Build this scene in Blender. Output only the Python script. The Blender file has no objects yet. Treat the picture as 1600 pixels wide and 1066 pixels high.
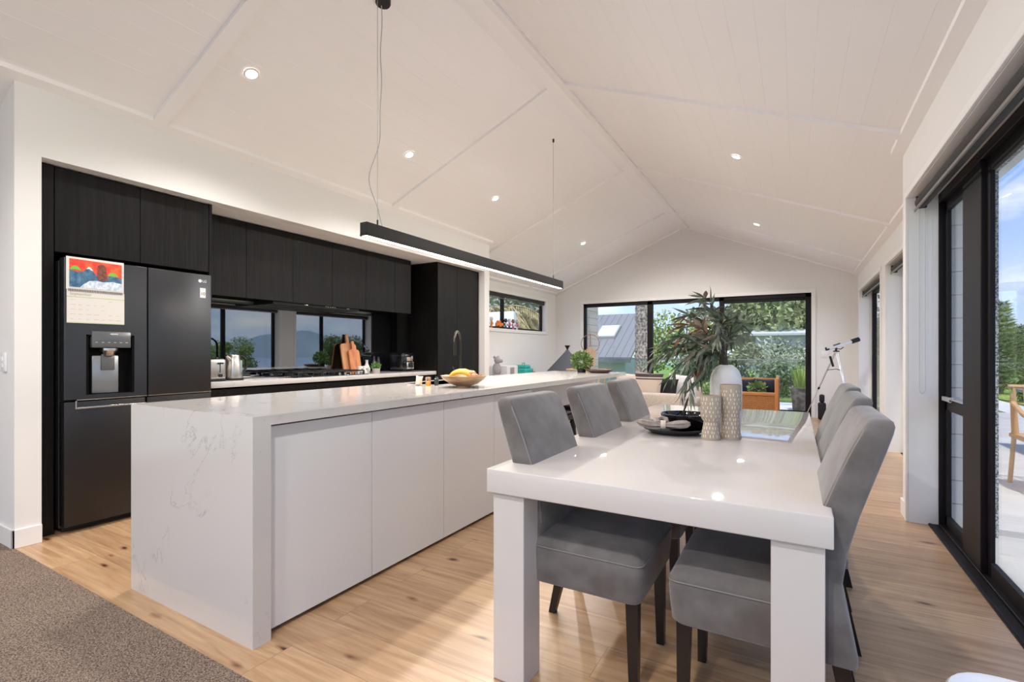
import bpy, bmesh, math, random
from mathutils import Vector, Matrix
random.seed(7)
PI = math.pi
scene = bpy.context.scene
C = scene.collection

# ---------------------------------------------------------------- camera
FPX = 766.0
cam_d = bpy.data.cameras.new('camera')
cam_d.sensor_width = 36.0
cam_d.lens = FPX / 1600.0 * 36.0
cam_d.shift_y = 17.0 / 1600.0
cam_d.clip_start = 0.05
cam_d.clip_end = 2000
cam = bpy.data.objects.new('camera', cam_d)
C.objects.link(cam)
cam.location = (0, 0, 1.18)
cam.rotation_euler = (PI / 2, 0, math.radians(30.03))
scene.camera = cam

# ---------------------------------------------------------------- view + world + sun
scene.view_settings.view_transform = 'Standard'
scene.view_settings.look = 'None'
scene.view_settings.gamma = 1.0
scene.view_settings.exposure = 0.12
scene.view_settings.use_curve_mapping = False

SKY_STRENGTH = 1.42
world = bpy.data.worlds.new('world')
scene.world = world
world.use_nodes = True
wn = world.node_tree
wn.nodes.clear()
def N(t, kind, **kw):
    n = t.nodes.new(kind)
    for k, v in kw.items():
        setattr(n, k, v)
    return n
tc = N(wn, 'ShaderNodeTexCoord')
sep = N(wn, 'ShaderNodeSeparateXYZ')
wn.links.new(tc.outputs['Generated'], sep.inputs[0])
ramp = N(wn, 'ShaderNodeValToRGB')
el = ramp.color_ramp.elements
el[0].position = 0.0; el[0].color = (0.62, 0.74, 0.92, 1)
el[1].position = 0.75; el[1].color = (0.14, 0.33, 0.85, 1)
e = el.new(0.22); e.color = (0.30, 0.50, 0.93, 1)
wn.links.new(sep.outputs['Z'], ramp.inputs[0])
mp = N(wn, 'ShaderNodeMapping')
mp.inputs['Scale'].default_value = (1.0, 1.0, 2.6)
mp.inputs['Location'].default_value = (0.35, 0.2, 0.1)
wn.links.new(tc.outputs['Generated'], mp.inputs[0])
nz = N(wn, 'ShaderNodeTexNoise')
nz.inputs['Scale'].default_value = 3.4
nz.inputs['Detail'].default_value = 8
nz.inputs['Roughness'].default_value = 0.55
wn.links.new(mp.outputs[0], nz.inputs['Vector'])
cr = N(wn, 'ShaderNodeValToRGB')
cr.color_ramp.elements[0].position = 0.50; cr.color_ramp.elements[0].color = (0, 0, 0, 1)
cr.color_ramp.elements[1].position = 0.66; cr.color_ramp.elements[1].color = (1, 1, 1, 1)
wn.links.new(nz.outputs['Fac'], cr.inputs[0])
mx = N(wn, 'ShaderNodeMixRGB')
wn.links.new(cr.outputs[0], mx.inputs[0])
wn.links.new(ramp.outputs[0], mx.inputs[1])
mx.inputs[2].default_value = (1.0, 1.0, 1.0, 1)
bg = N(wn, 'ShaderNodeBackground')
bg.inputs['Strength'].default_value = SKY_STRENGTH
wn.links.new(mx.outputs[0], bg.inputs['Color'])
wo = N(wn, 'ShaderNodeOutputWorld')
wn.links.new(bg.outputs[0], wo.inputs[0])

sun_d = bpy.data.lights.new('sun', 'SUN')
sun_d.energy = 4.5
sun_d.angle = math.radians(3)
sun_d.color = (1.0, 0.95, 0.86)
sun = bpy.data.objects.new('sun', sun_d)
C.objects.link(sun)
sun.rotation_euler = Vector((-0.12, 0.38, -1.0)).to_track_quat('-Z', 'Y').to_euler()
DOWN_W = 104.0     # watts of each ceiling downlight
PEND_W = 32.0     # watts of the linear pendant

# ---------------------------------------------------------------- materials
MATS = {}
def mat(name, col, rough=0.5, metal=0.0, spec=0.5, coat=0.0, coat_rough=0.03, emit=None, estr=0.0, bump=None, sheen=0.0, var=None, trans=0.0):
    if name in MATS:
        return MATS[name]
    m = bpy.data.materials.new(name)
    m.use_nodes = True
    t = m.node_tree
    b = t.nodes['Principled BSDF']
    b.inputs['Base Color'].default_value = (*col, 1)
    b.inputs['Roughness'].default_value = rough
    b.inputs['Metallic'].default_value = metal
    b.inputs['Specular IOR Level'].default_value = spec
    b.inputs['Coat Weight'].default_value = coat
    b.inputs['Coat Roughness'].default_value = coat_rough
    b.inputs['Sheen Weight'].default_value = sheen
    b.inputs['Transmission Weight'].default_value = trans
    if emit:
        b.inputs['Emission Color'].default_value = (*emit, 1)
        b.inputs['Emission Strength'].default_value = estr
    if var or bump:
        co = N(t, 'ShaderNodeTexCoord')
        mpp = N(t, 'ShaderNodeMapping')
        t.links.new(co.outputs['Object'], mpp.inputs[0])
    if var:   # (scale xyz, amount col, detail)
        sc, col2, lo, hi = var
        mpp2 = N(t, 'ShaderNodeMapping')
        t.links.new(co.outputs['Object'], mpp2.inputs[0])
        mpp2.inputs['Scale'].default_value = sc
        n = N(t, 'ShaderNodeTexNoise')
        n.inputs['Scale'].default_value = 1.0
        n.inputs['Detail'].default_value = 5
        t.links.new(mpp2.outputs[0], n.inputs['Vector'])
        r = N(t, 'ShaderNodeValToRGB')
        r.color_ramp.elements[0].position = lo; r.color_ramp.elements[0].color = (*col, 1)
        r.color_ramp.elements[1].position = hi; r.color_ramp.elements[1].color = (*col2, 1)
        t.links.new(n.outputs['Fac'], r.inputs[0])
        t.links.new(r.outputs[0], b.inputs['Base Color'])
    if bump:  # (scale xyz, strength, distance)
        sc, st, di = bump
        mpp.inputs['Scale'].default_value = sc
        n2 = N(t, 'ShaderNodeTexNoise')
        n2.inputs['Scale'].default_value = 1.0
        n2.inputs['Detail'].default_value = 4
        t.links.new(mpp.outputs[0], n2.inputs['Vector'])
        bp = N(t, 'ShaderNodeBump')
        bp.inputs['Strength'].default_value = st
        bp.inputs['Distance'].default_value = di
        t.links.new(n2.outputs['Fac'], bp.inputs['Height'])
        t.links.new(bp.outputs[0], b.inputs['Normal'])
    MATS[name] = m
    return m

M_wall = mat('wall_paint', (0.80, 0.785, 0.765), 0.75, spec=0.3)
M_ceil = mat('ceiling_paint', (0.91, 0.89, 0.885), 0.5, spec=0.35)
M_trim = mat('trim_paint', (0.84, 0.83, 0.81), 0.4)
M_black_alu = mat('black_aluminium', (0.010, 0.008, 0.010), 0.5, spec=0.22)
M_blackwood = mat('black_stained_oak', (0.0045, 0.004, 0.004), 0.44, spec=0.22, bump=((60, 60, 3.0), 0.55, 0.004), var=((45, 45, 2.2), (0.010, 0.009, 0.009), 0.35, 0.7))
M_blackgap = mat('shadow_black', (0.004, 0.004, 0.004), 0.8, spec=0.1)
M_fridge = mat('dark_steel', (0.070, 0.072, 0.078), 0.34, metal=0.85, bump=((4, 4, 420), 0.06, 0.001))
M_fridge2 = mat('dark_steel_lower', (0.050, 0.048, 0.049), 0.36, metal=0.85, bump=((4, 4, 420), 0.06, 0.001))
M_chrome = mat('chrome', (0.72, 0.70, 0.67), 0.16, metal=1.0)
M_steel = mat('brushed_steel', (0.60, 0.57, 0.53), 0.28, metal=1.0)
M_mirror = mat('smoked_glass', (0.225, 0.24, 0.255), 0.015, metal=1.0)
M_blackgloss = mat('black_gloss', (0.006, 0.006, 0.007), 0.08, spec=0.6)
M_blackmatt = mat('black_matt', (0.012, 0.012, 0.013), 0.5, spec=0.4)
M_tablewhite = mat('gloss_white_lacquer', (0.64, 0.605, 0.575), 0.6, spec=0.25, coat=1.0, coat_rough=0.025)
M_cabwhite = mat('satin_white_lacquer', (0.75, 0.75, 0.745), 0.35)
M_chair = mat('grey_velour', (0.112, 0.100, 0.094), 0.92, spec=0.2, sheen=0.4, var=((9, 9, 9), (0.185, 0.172, 0.166), 0.35, 0.68), bump=((420, 420, 420), 0.35, 0.002))
M_chairleg = mat('dark_leg_wood', (0.010, 0.006, 0.005), 0.35)
M_ceramic_w = mat('white_stoneware', (0.74, 0.73, 0.71), 0.55, bump=((60, 60, 60), 0.1, 0.002))
M_wood_o = mat('orange_wood', (0.36, 0.13, 0.05), 0.4, var=((14, 14, 2.0), (0.60, 0.30, 0.13), 0.3, 0.7))
M_wood_bowl = mat('bowl_wood', (0.20, 0.10, 0.045), 0.3, var=((5, 5, 34), (0.56, 0.37, 0.21), 0.38, 0.62))
M_rattan = mat('cane_frame', (0.47, 0.20, 0.06), 0.45)
M_sofa = mat('linen_sofa', (0.46, 0.39, 0.32), 0.95, bump=((240, 240, 240), 0.6, 0.003), var=((90, 90, 90), (0.60, 0.53, 0.46), 0.35, 0.65))
M_white_pl = mat('white_plastic', (0.82, 0.82, 0.83), 0.3)
M_paper = mat('paper', (0.70, 0.67, 0.625), 0.8)
M_soilgreen = mat('leaf_green', (0.06, 0.13, 0.025), 0.5, var=((30, 30, 30), (0.14, 0.24, 0.05), 0.35, 0.65))
def colmat(name, col, rough=0.6, **k):
    return mat(name, col, rough, **k)

def glass_mat(name, tint=(0.97, 0.98, 0.98), refl=0.06):
    m = bpy.data.materials.new(name); m.use_nodes = True
    t = m.node_tree; t.nodes.clear()
    tr = N(t, 'ShaderNodeBsdfTransparent'); tr.inputs[0].default_value = (*tint, 1)
    gl = N(t, 'ShaderNodeBsdfGlossy'); gl.inputs['Roughness'].default_value = 0.0
    lw = N(t, 'ShaderNodeLayerWeight'); lw.inputs['Blend'].default_value = 0.5
    pw = N(t, 'ShaderNodeMath', operation='POWER'); pw.inputs[1].default_value = 5.0
    ma = N(t, 'ShaderNodeMath', operation='MULTIPLY_ADD'); ma.inputs[1].default_value = 0.7; ma.inputs[2].default_value = refl * 0.5
    t.links.new(lw.outputs['Facing'], pw.inputs[0]); t.links.new(pw.outputs[0], ma.inputs[0])
    mi = N(t, 'ShaderNodeMixShader'); o = N(t, 'ShaderNodeOutputMaterial')
    t.links.new(ma.outputs[0], mi.inputs[0])
    t.links.new(tr.outputs[0], mi.inputs[1]); t.links.new(gl.outputs[0], mi.inputs[2])
    t.links.new(mi.outputs[0], o.inputs[0])
    return m
M_glass = glass_mat('window_glass')
M_glass_g = glass_mat('balustrade_glass', (0.86, 0.93, 0.90), 0.1)

def floor_mat():
    m = bpy.data.materials.new('oak_planks'); m.use_nodes = True
    t = m.node_tree; b = t.nodes['Principled BSDF']
    co = N(t, 'ShaderNodeTexCoord')
    br = N(t, 'ShaderNodeTexBrick')
    br.offset = 0.37; br.inputs['Scale'].default_value = 1.0
    br.inputs['Brick Width'].default_value = 1.75; br.inputs['Row Height'].default_value = 0.21
    br.inputs['Mortar Size'].default_value = 0.0012; br.inputs['Mortar Smooth'].default_value = 0.2
    br.inputs['Color1'].default_value = (0.0, 0, 0, 1); br.inputs['Color2'].default_value = (1, 1, 1, 1)
    br.inputs['Mortar'].default_value = (0.5, 0.5, 0.5, 1)
    t.links.new(co.outputs['Object'], br.inputs['Vector'])
    # per plank offset of the grain
    sc = N(t, 'ShaderNodeVectorMath', operation='SCALE'); sc.inputs['Scale'].default_value = 13.0
    t.links.new(br.outputs['Color'], sc.inputs[0])
    ad = N(t, 'ShaderNodeVectorMath', operation='ADD')
    t.links.new(co.outputs['Object'], ad.inputs[0]); t.links.new(sc.outputs[0], ad.inputs[1])
    mp1 = N(t, 'ShaderNodeMapping'); mp1.inputs['Scale'].default_value = (1.1, 16, 1)
    t.links.new(ad.outputs[0], mp1.inputs[0])
    g = N(t, 'ShaderNodeTexNoise'); g.inputs['Scale'].default_value = 1.6; g.inputs['Detail'].default_value = 8; g.inputs['Roughness'].default_value = 0.62; g.inputs['Distortion'].default_value = 0.8
    t.links.new(mp1.outputs[0], g.inputs['Vector'])
    r = N(t, 'ShaderNodeValToRGB')
    r.color_ramp.elements[0].position = 0.28; r.color_ramp.elements[0].color = (0.36, 0.20, 0.095, 1)
    r.color_ramp.elements[1].position = 0.72; r.color_ramp.elements[1].color = (0.66, 0.45, 0.265, 1)
    t.links.new(g.outputs['Fac'], r.inputs[0])
    # plank tone
    tone = N(t, 'ShaderNodeMixRGB', blend_type='MULTIPLY'); tone.inputs[0].default_value = 1.0
    tr = N(t, 'ShaderNodeValToRGB')
    tr.color_ramp.elements[0].color = (0.86, 0.83, 0.80, 1); tr.color_ramp.elements[1].color = (1.06, 1.05, 1.04, 1)
    t.links.new(br.outputs['Color'], tr.inputs[0])
    t.links.new(r.outputs[0], tone.inputs[1]); t.links.new(tr.outputs[0], tone.inputs[2])
    # knots
    mp2 = N(t, 'ShaderNodeMapping'); mp2.inputs['Scale'].default_value = (1.5, 4.2, 1)
    t.links.new(ad.outputs[0], mp2.inputs[0])
    n3 = N(t, 'ShaderNodeTexNoise'); n3.inputs['Scale'].default_value = 3.0; n3.inputs['Detail'].default_value = 3
    t.links.new(mp2.outputs[0], n3.inputs['Vector'])
    ad2 = N(t, 'ShaderNodeMixRGB', blend_type='ADD'); ad2.inputs[0].default_value = 0.16
    t.links.new(mp2.outputs[0], ad2.inputs[1]); t.links.new(n3.outputs['Color'], ad2.inputs[2])
    vo = N(t, 'ShaderNodeTexVoronoi'); vo.inputs['Scale'].default_value = 1.75; vo.inputs['Randomness'].default_value = 1.0
    t.links.new(ad2.outputs[0], vo.inputs['Vector'])
    kr = N(t, 'ShaderNodeValToRGB')
    kr.color_ramp.elements[0].position = 0.045; kr.color_ramp.elements[0].color = (0.10, 0.065, 0.045, 1)
    kr.color_ramp.elements[1].position = 0.15; kr.color_ramp.elements[1].color = (1, 1, 1, 1)
    kk = kr.color_ramp.elements.new(0.08); kk.color = (0.62, 0.5, 0.42, 1)
    t.links.new(vo.outputs['Distance'], kr.inputs[0])
    km = N(t, 'ShaderNodeMixRGB', blend_type='MULTIPLY'); km.inputs[0].default_value = 1.0
    t.links.new(tone.outputs[0], km.inputs[1]); t.links.new(kr.outputs[0], km.inputs[2])
    # joints
    jm = N(t, 'ShaderNodeMixRGB'); t.links.new(br.outputs['Fac'], jm.inputs[0])
    t.links.new(km.outputs[0], jm.inputs[1]); jm.inputs[2].default_value = (0.20, 0.13, 0.08, 1)
    t.links.new(jm.outputs[0], b.inputs['Base Color'])
    b.inputs['Roughness'].default_value = 0.40; b.inputs['Specular IOR Level'].default_value = 0.5; b.inputs['Coat Weight'].default_value = 0.35; b.inputs['Coat Roughness'].default_value = 0.28
    bp = N(t, 'ShaderNodeBump'); bp.inputs['Strength'].default_value = 0.12; bp.inputs['Distance'].default_value = 0.003
    t.links.new(g.outputs['Fac'], bp.inputs['Height']); t.links.new(bp.outputs[0], b.inputs['Normal'])
    return m
M_floor = floor_mat()

def carpet_mat():
    m = bpy.data.materials.new('taupe_carpet'); m.use_nodes = True
    t = m.node_tree; b = t.nodes['Principled BSDF']
    co = N(t, 'ShaderNodeTexCoord')
    n = N(t, 'ShaderNodeTexNoise'); n.inputs['Scale'].default_value = 190; n.inputs['Detail'].default_value = 3
    t.links.new(co.outputs['Object'], n.inputs['Vector'])
    r = N(t, 'ShaderNodeValToRGB')
    r.color_ramp.elements[0].position = 0.36; r.color_ramp.elements[0].color = (0.085, 0.060, 0.045, 1)
    r.color_ramp.elements[1].position = 0.64; r.color_ramp.elements[1].color = (0.40, 0.31, 0.245, 1)
    t.links.new(n.outputs['Fac'], r.inputs[0])
    t.links.new(r.outputs[0], b.inputs['Base Color'])
    b.inputs['Roughness'].default_value = 1.0; b.inputs['Specular IOR Level'].default_value = 0.1
    bp = N(t, 'ShaderNodeBump'); bp.inputs['Strength'].default_value = 0.9; bp.inputs['Distance'].default_value = 0.008
    t.links.new(n.outputs['Fac'], bp.inputs['Height']); t.links.new(bp.outputs[0], b.inputs['Normal'])
    return m
M_carpet = carpet_mat()

def quartz_mat():
    m = bpy.data.materials.new('veined_quartz'); m.use_nodes = True
    t = m.node_tree; b = t.nodes['Principled BSDF']
    co = N(t, 'ShaderNodeTexCoord')
    mp1 = N(t, 'ShaderNodeMapping'); mp1.inputs['Rotation'].default_value = (0.3, 0.5, 0.4); mp1.inputs['Scale'].default_value = (1, 1, 0.7)
    t.links.new(co.outputs['Object'], mp1.inputs[0])
    n = N(t, 'ShaderNodeTexNoise'); n.inputs['Scale'].default_value = 1.7; n.inputs['Detail'].default_value = 9; n.inputs['Roughness'].default_value = 0.62; n.inputs['Distortion'].default_value = 0.5
    t.links.new(mp1.outputs[0], n.inputs['Vector'])
    r = N(t, 'ShaderNodeValToRGB')
    base = (0.62, 0.60, 0.575, 1)
    r.color_ramp.elements[0].position = 0.4945; r.color_ramp.elements[0].color = base
    r.color_ramp.elements[1].position = 0.5055; r.color_ramp.elements[1].color = base
    v = r.color_ramp.elements.new(0.5); v.color = (0.38, 0.37, 0.365, 1)
    t.links.new(n.outputs['Fac'], r.inputs[0])
    n2 = N(t, 'ShaderNodeTexNoise'); n2.inputs['Scale'].default_value = 4.0; n2.inputs['Detail'].default_value = 4
    t.links.new(co.outputs['Object'], n2.inputs['Vector'])
    r2 = N(t, 'ShaderNodeValToRGB')
    r2.color_ramp.elements[0].position = 0.50; r2.color_ramp.elements[0].color = (0, 0, 0, 1)
    r2.color_ramp.elements[1].position = 0.6; r2.color_ramp.elements[1].color = (0.8, 0.8, 0.8, 1)
    t.links.new(n2.outputs['Fac'], r2.inputs[0])
    mi = N(t, 'ShaderNodeMixRGB'); mi.inputs[1].default_value = base
    t.links.new(r2.outputs[0], mi.inputs[0]); t.links.new(r.outputs[0], mi.inputs[2])
    t.links.new(mi.outputs[0], b.inputs['Base Color'])
    b.inputs['Roughness'].default_value = 0.2
    b.inputs['Coat Weight'].default_value = 0.5; b.inputs['Coat Roughness'].default_value = 0.06
    return m
M_quartz = quartz_mat()

def board_mat(name, col, pitch, axis='Z', dark=0.5, bumpd=0.01):
    """painted boards with a real colour joint and bump between them"""
    m = bpy.data.materials.new(name); m.use_nodes = True
    t = m.node_tree; b = t.nodes['Principled BSDF']
    co = N(t, 'ShaderNodeTexCoord'); s = N(t, 'ShaderNodeSeparateXYZ')
    t.links.new(co.outputs['Object'], s.inputs[0])
    d = N(t, 'ShaderNodeMath', operation='DIVIDE'); d.inputs[1].default_value = pitch
    t.links.new(s.outputs[axis], d.inputs[0])
    f = N(t, 'ShaderNodeMath', operation='FRACT'); t.links.new(d.outputs[0], f.inputs[0])
    r = N(t, 'ShaderNodeValToRGB')
    r.color_ramp.elements[0].position = 0.0; r.color_ramp.elements[0].color = (0, 0, 0, 1)
    r.color_ramp.elements[1].position = 0.05; r.color_ramp.elements[1].color = (1, 1, 1, 1)
    t.links.new(f.outputs[0], r.inputs[0])
    mi = N(t, 'ShaderNodeMixRGB'); t.links.new(r.outputs[0], mi.inputs[0])
    mi.inputs[1].default_value = (*[c * dark for c in col], 1); mi.inputs[2].default_value = (*col, 1)
    t.links.new(mi.outputs[0], b.inputs['Base Color']); b.inputs['Roughness'].default_value = 0.6
    bp = N(t, 'ShaderNodeBump'); bp.inputs['Distance'].default_value = bumpd
    t.links.new(r.outputs[0], bp.inputs['Height']); t.links.new(bp.outputs[0], b.inputs['Normal'])
    return m
M_wboard = board_mat('grey_weatherboard', (0.62, 0.61, 0.59), 0.156)
M_wboard_tan = board_mat('tan_weatherboard', (0.58, 0.50, 0.42), 0.165)

def fleck_mat(name, c1, c2, scale, rough=0.9, lo=0.4, hi=0.6, bd=0.01):
    m = bpy.data.materials.new(name); m.use_nodes = True
    t = m.node_tree; b = t.nodes['Principled BSDF']
    co = N(t, 'ShaderNodeTexCoord')
    n = N(t, 'ShaderNodeTexNoise'); n.inputs['Scale'].default_value = scale; n.inputs['Detail'].default_value = 5
    t.links.new(co.outputs['Object'], n.inputs['Vector'])
    r = N(t, 'ShaderNodeValToRGB')
    r.color_ramp.elements[0].position = lo; r.color_ramp.elements[0].color = (*c1, 1)
    r.color_ramp.elements[1].position = hi; r.color_ramp.elements[1].color = (*c2, 1)
    t.links.new(n.outputs['Fac'], r.inputs[0]); t.links.new(r.outputs[0], b.inputs['Base Color'])
    b.inputs['Roughness'].default_value = rough
    bp = N(t, 'ShaderNodeBump'); bp.inputs['Distance'].default_value = bd; bp.inputs['Strength'].default_value = 0.7
    t.links.new(n.outputs['Fac'], bp.inputs['Height']); t.links.new(bp.outputs[0], b.inputs['Normal'])
    return m
M_render = fleck_mat('speckled_render', (0.10, 0.10, 0.10), (0.62, 0.64, 0.64), 90)
M_grass = fleck_mat('lawn', (0.14, 0.24, 0.035), (0.34, 0.43, 0.09), 1.3, lo=0.3, hi=0.7)
M_conc = fleck_mat('pale_concrete', (0.40, 0.40, 0.39), (0.50, 0.50, 0.49), 2.0, lo=0.3, hi=0.7, bd=0.001)
M_bark = fleck_mat('palm_bark', (0.16, 0.10, 0.065), (0.66, 0.56, 0.47), 16, lo=0.36, hi=0.62, bd=0.04)
M_trunk = fleck_mat('tree_bark', (0.10, 0.08, 0.06), (0.30, 0.26, 0.21), 6)
M_leafA = fleck_mat('foliage_mid', (0.08, 0.11, 0.04), (0.30, 0.35, 0.15), 0.9, lo=0.3, hi=0.7, bd=0)
M_leafB = fleck_mat('foliage_light', (0.16, 0.22, 0.05), (0.50, 0.58, 0.20), 1.5, lo=0.3, hi=0.7, bd=0)
M_leafC = fleck_mat('foliage_grey', (0.13, 0.16, 0.10), (0.40, 0.45, 0.30), 1.4, lo=0.3, hi=0.7, bd=0)
M_drypalm = fleck_mat('dry_frond', (0.16, 0.13, 0.05), (0.50, 0.42, 0.22), 5.0, lo=0.35, hi=0.65, bd=0)
M_hill = fleck_mat('hazed_hill', (0.24, 0.31, 0.34), (0.32, 0.39, 0.40), 0.02, bd=0)  # distance haze is blended into the hill colour
M_roof = board_mat('standing_seam_roof', (0.20, 0.205, 0.21), 0.27, axis='X', dark=0.4, bumpd=0.03)
M_water = mat('lake_water', (0.30, 0.38, 0.44), 0.25, spec=0.5)

# ---------------------------------------------------------------- mesh helpers
def BM():
    return bmesh.new()
def box(bm, x0, x1, y0, y1, z0, z1, bev=0.0, seg=2):
    v = [bm.verts.new(p) for p in ((x0, y0, z0), (x1, y0, z0), (x1, y1, z0), (x0, y1, z0), (x0, y0, z1), (x1, y0, z1), (x1, y1, z1), (x0, y1, z1))]
    fs = [bm.faces.new([v[i] for i in f]) for f in ((0, 3, 2, 1), (4, 5, 6, 7), (0, 1, 5, 4), (1, 2, 6, 5), (2, 3, 7, 6), (3, 0, 4, 7))]
    if bev > 0:
        es = list({e for f in fs for e in f.edges})
        bmesh.ops.bevel(bm, geom=es, offset=bev, segments=seg, affect='EDGES', profile=0.5)
    return bm
def prism(bm, pts, axis, a, b):
    """extrude polygon pts (2D) along axis from a to b. axis X: pts=(y,z); Y: (x,z); Z: (x,y)"""
    def P(p, t):
        return {'X': (t, p[0], p[1]), 'Y': (p[0], t, p[1]), 'Z': (p[0], p[1], t)}[axis]
    A = [bm.verts.new(P(p, a)) for p in pts]
    B = [bm.verts.new(P(p, b)) for p in pts]
    n = len(pts)
    bm.faces.new(A); bm.faces.new(B[::-1])
    for i in range(n):
        bm.faces.new((A[i], B[i], B[(i + 1) % n], A[(i + 1) % n]))
    bmesh.ops.recalc_face_normals(bm, faces=bm.faces)
    return bm
def tube(bm, pts, r, seg=10, caps=True):
    pts = [Vector(p) for p in pts]
    rs = r if isinstance(r, (list, tuple)) else [r] * len(pts)
    rings = []
    up = None
    for i, p in enumerate(pts):
        d = (pts[min(i + 1, len(pts) - 1)] - pts[max(i - 1, 0)]).normalized()
        if up is None:
            up = Vector((0, 0, 1)) if abs(d.z) < 0.9 else Vector((1, 0, 0))
        s = d.cross(up).normalized(); u = s.cross(d).normalized(); up = u
        rings.append([bm.verts.new(p + (s * math.cos(2 * PI * k / seg) + u * math.sin(2 * PI * k / seg)) * rs[i]) for k in range(seg)])
    for a, b in zip(rings, rings[1:]):
        for k in range(seg):
            bm.faces.new((a[k], a[(k + 1) % seg], b[(k + 1) % seg], b[k]))
    if caps:
        bm.faces.new(rings[0][::-1]); bm.faces.new(rings[-1])
    return bm
def lathe(bm, prof, c=(0, 0, 0), seg=32, rib=None, sx=1.0, sy=1.0):
    """prof: list of (r, z). closes at r=0 ends"""
    rings = []
    for (r, z) in prof:
        if r < 1e-5:
            rings.append([bm.verts.new((c[0], c[1], c[2] + z))])
        else:
            ring = []
            for k in range(seg):
                a = 2 * PI * k / seg
                rr = r
                if rib and rib[0] <= z <= rib[1] and k % 2 == 0:
                    rr = r - rib[2]
                ring.append(bm.verts.new((c[0] + rr * math.cos(a) * sx, c[1] + rr * math.sin(a) * sy, c[2] + z)))
            rings.append(ring)
    for a, b in zip(rings, rings[1:]):
        if len(a) == 1 and len(b) == 1:
            continue
        for k in range(seg):
            k2 = (k + 1) % seg
            if len(a) == 1:
                bm.faces.new((a[0], b[k2], b[k]))
            elif len(b) == 1:
                bm.faces.new((a[k], a[k2], b[0]))
            else:
                bm.faces.new((a[k], a[k2], b[k2], b[k]))
    return bm
def ball(bm, c, r, sx=1, sy=1, sz=1, seg=14, rings=9):
    prof = [(math.sin(PI * i / rings), -math.cos(PI * i / rings)) for i in range(rings + 1)]
    rr = []
    vs0 = len(bm.verts)
    b2 = bmesh.new()
    lathe(b2, [(0 if i in (0, rings) else p[0] * r, p[1] * r) for i, p in enumerate(prof)], seg=seg)
    m = {}
    for v in b2.verts:
        m[v] = bm.verts.new((c[0] + v.co.x * sx, c[1] + v.co.y * sy, c[2] + v.co.z * sz))
    for f in b2.faces:
        bm.faces.new([m[v] for v in f.verts])
    b2.free()
    return bm
def pillow_bm(c, w, h, t, rot=(0, 0, 0), n=10):
    """cushion w x h, thickness t, standing in XZ plane, centre c"""
    bm = BM()
    M = Matrix.Translation(c) @ (Matrix.Rotation(rot[2], 4, 'Z') @ Matrix.Rotation(rot[0], 4, 'X') @ Matrix.Rotation(rot[1], 4, 'Y'))
    G = {}
    for s in (1, -1):
        for i in range(n + 1):
            for j in range(n + 1):
                a = 2 * i / n - 1; b = 2 * j / n - 1
                edge = i in (0, n) or j in (0, n)
                k = 1 - 0.10 * (1 - b * b) * (a * a) ; k2 = 1 - 0.10 * (1 - a * a) * (b * b)
                th = 0 if edge else (max(0, (1 - a ** 2) * (1 - b ** 2))) ** 0.42 * t / 2
                key = (i, j, 0 if edge else s)
                if key not in G:
                    G[key] = bm.verts.new(M @ Vector((a * w / 2 * k, s * th, b * h / 2 * k2)))
        for i in range(n):
            for j in range(n):
                vs = []
                for (p, q) in ((i, j), (i + 1, j), (i + 1, j + 1), (i, j + 1)):
                    e = p in (0, n) or q in (0, n)
                    vs.append(G[(p, q, 0 if e else s)])
                if s == 1:
                    vs = vs[::-1]
                try:
                    bm.faces.new(vs)
                except ValueError:
                    pass
    return bm

def obj(name, bm, m, parent=None, smooth=True, ang=35, local=False):
    bmesh.ops.recalc_face_normals(bm, faces=bm.faces)
    me = bpy.data.meshes.new(name)
    if parent is not None:
        off = Vector((0, 0, 0))
        if not local:
            off = world_loc(parent)
        for v in bm.verts:
            v.co -= off
        loc = Vector((0, 0, 0))
    else:
        if not local:
            xs = [v.co for v in bm.verts]
            lo = Vector((min(c.x for c in xs), min(c.y for c in xs), min(c.z for c in xs)))
            hi = Vector((max(c.x for c in xs), max(c.y for c in xs), max(c.z for c in xs)))
            loc = Vector(((lo.x + hi.x) / 2, (lo.y + hi.y) / 2, lo.z))
            for v in bm.verts:
                v.co -= loc
        else:
            loc = Vector((0, 0, 0))
    bm.to_mesh(me); bm.free()
    if isinstance(m, (list, tuple)):
        for q in m:
            me.materials.append(q)
    else:
        me.materials.append(m)
    if smooth:
        for p in me.polygons:
            p.use_smooth = True
        try:
            me.set_sharp_from_angle(angle=math.radians(ang))
        except Exception:
            pass
    o = bpy.data.objects.new(name, me)
    C.objects.link(o)
    o.location = loc
    if parent is not None:
        o.parent = parent
    return o
WL = {}
def world_loc(o):
    v = Vector((0, 0, 0))
    while o is not None:
        v += o.location
        o = o.parent
    return v
def tag(o, label=None, cat=None, group=None, kind=None):
    if label: o['label'] = label
    if cat: o['category'] = cat
    if group: o['group'] = group
    if kind: o['kind'] = kind
    return o
def thing(name, loc, label, cat, group=None, rz=0):
    o = bpy.data.objects.new(name, None)
    o.empty_display_size = 0.05
    C.objects.link(o)
    o.location = loc
    o.rotation_euler = (0, 0, rz)
    return tag(o, label, cat, group)
def struct(name, bm, m, parent=None, smooth=False):
    """the setting keeps its origin at the world origin so procedural boards line up"""
    bmesh.ops.recalc_face_normals(bm, faces=bm.faces)
    me = bpy.data.meshes.new(name); bm.to_mesh(me); bm.free(); me.materials.append(m)
    if smooth:
        for p in me.polygons: p.use_smooth = True
    o = bpy.data.objects.new(name, me); C.objects.link(o)
    if parent is not None:
        o.parent = parent
    else:
        o['kind'] = 'structure'
    return o
def copy_tree(o, parent=None):
    c = o.copy(); C.objects.link(c); c.parent = parent
    for ch in list(o.children):
        copy_tree(ch, c)
    return c
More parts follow.
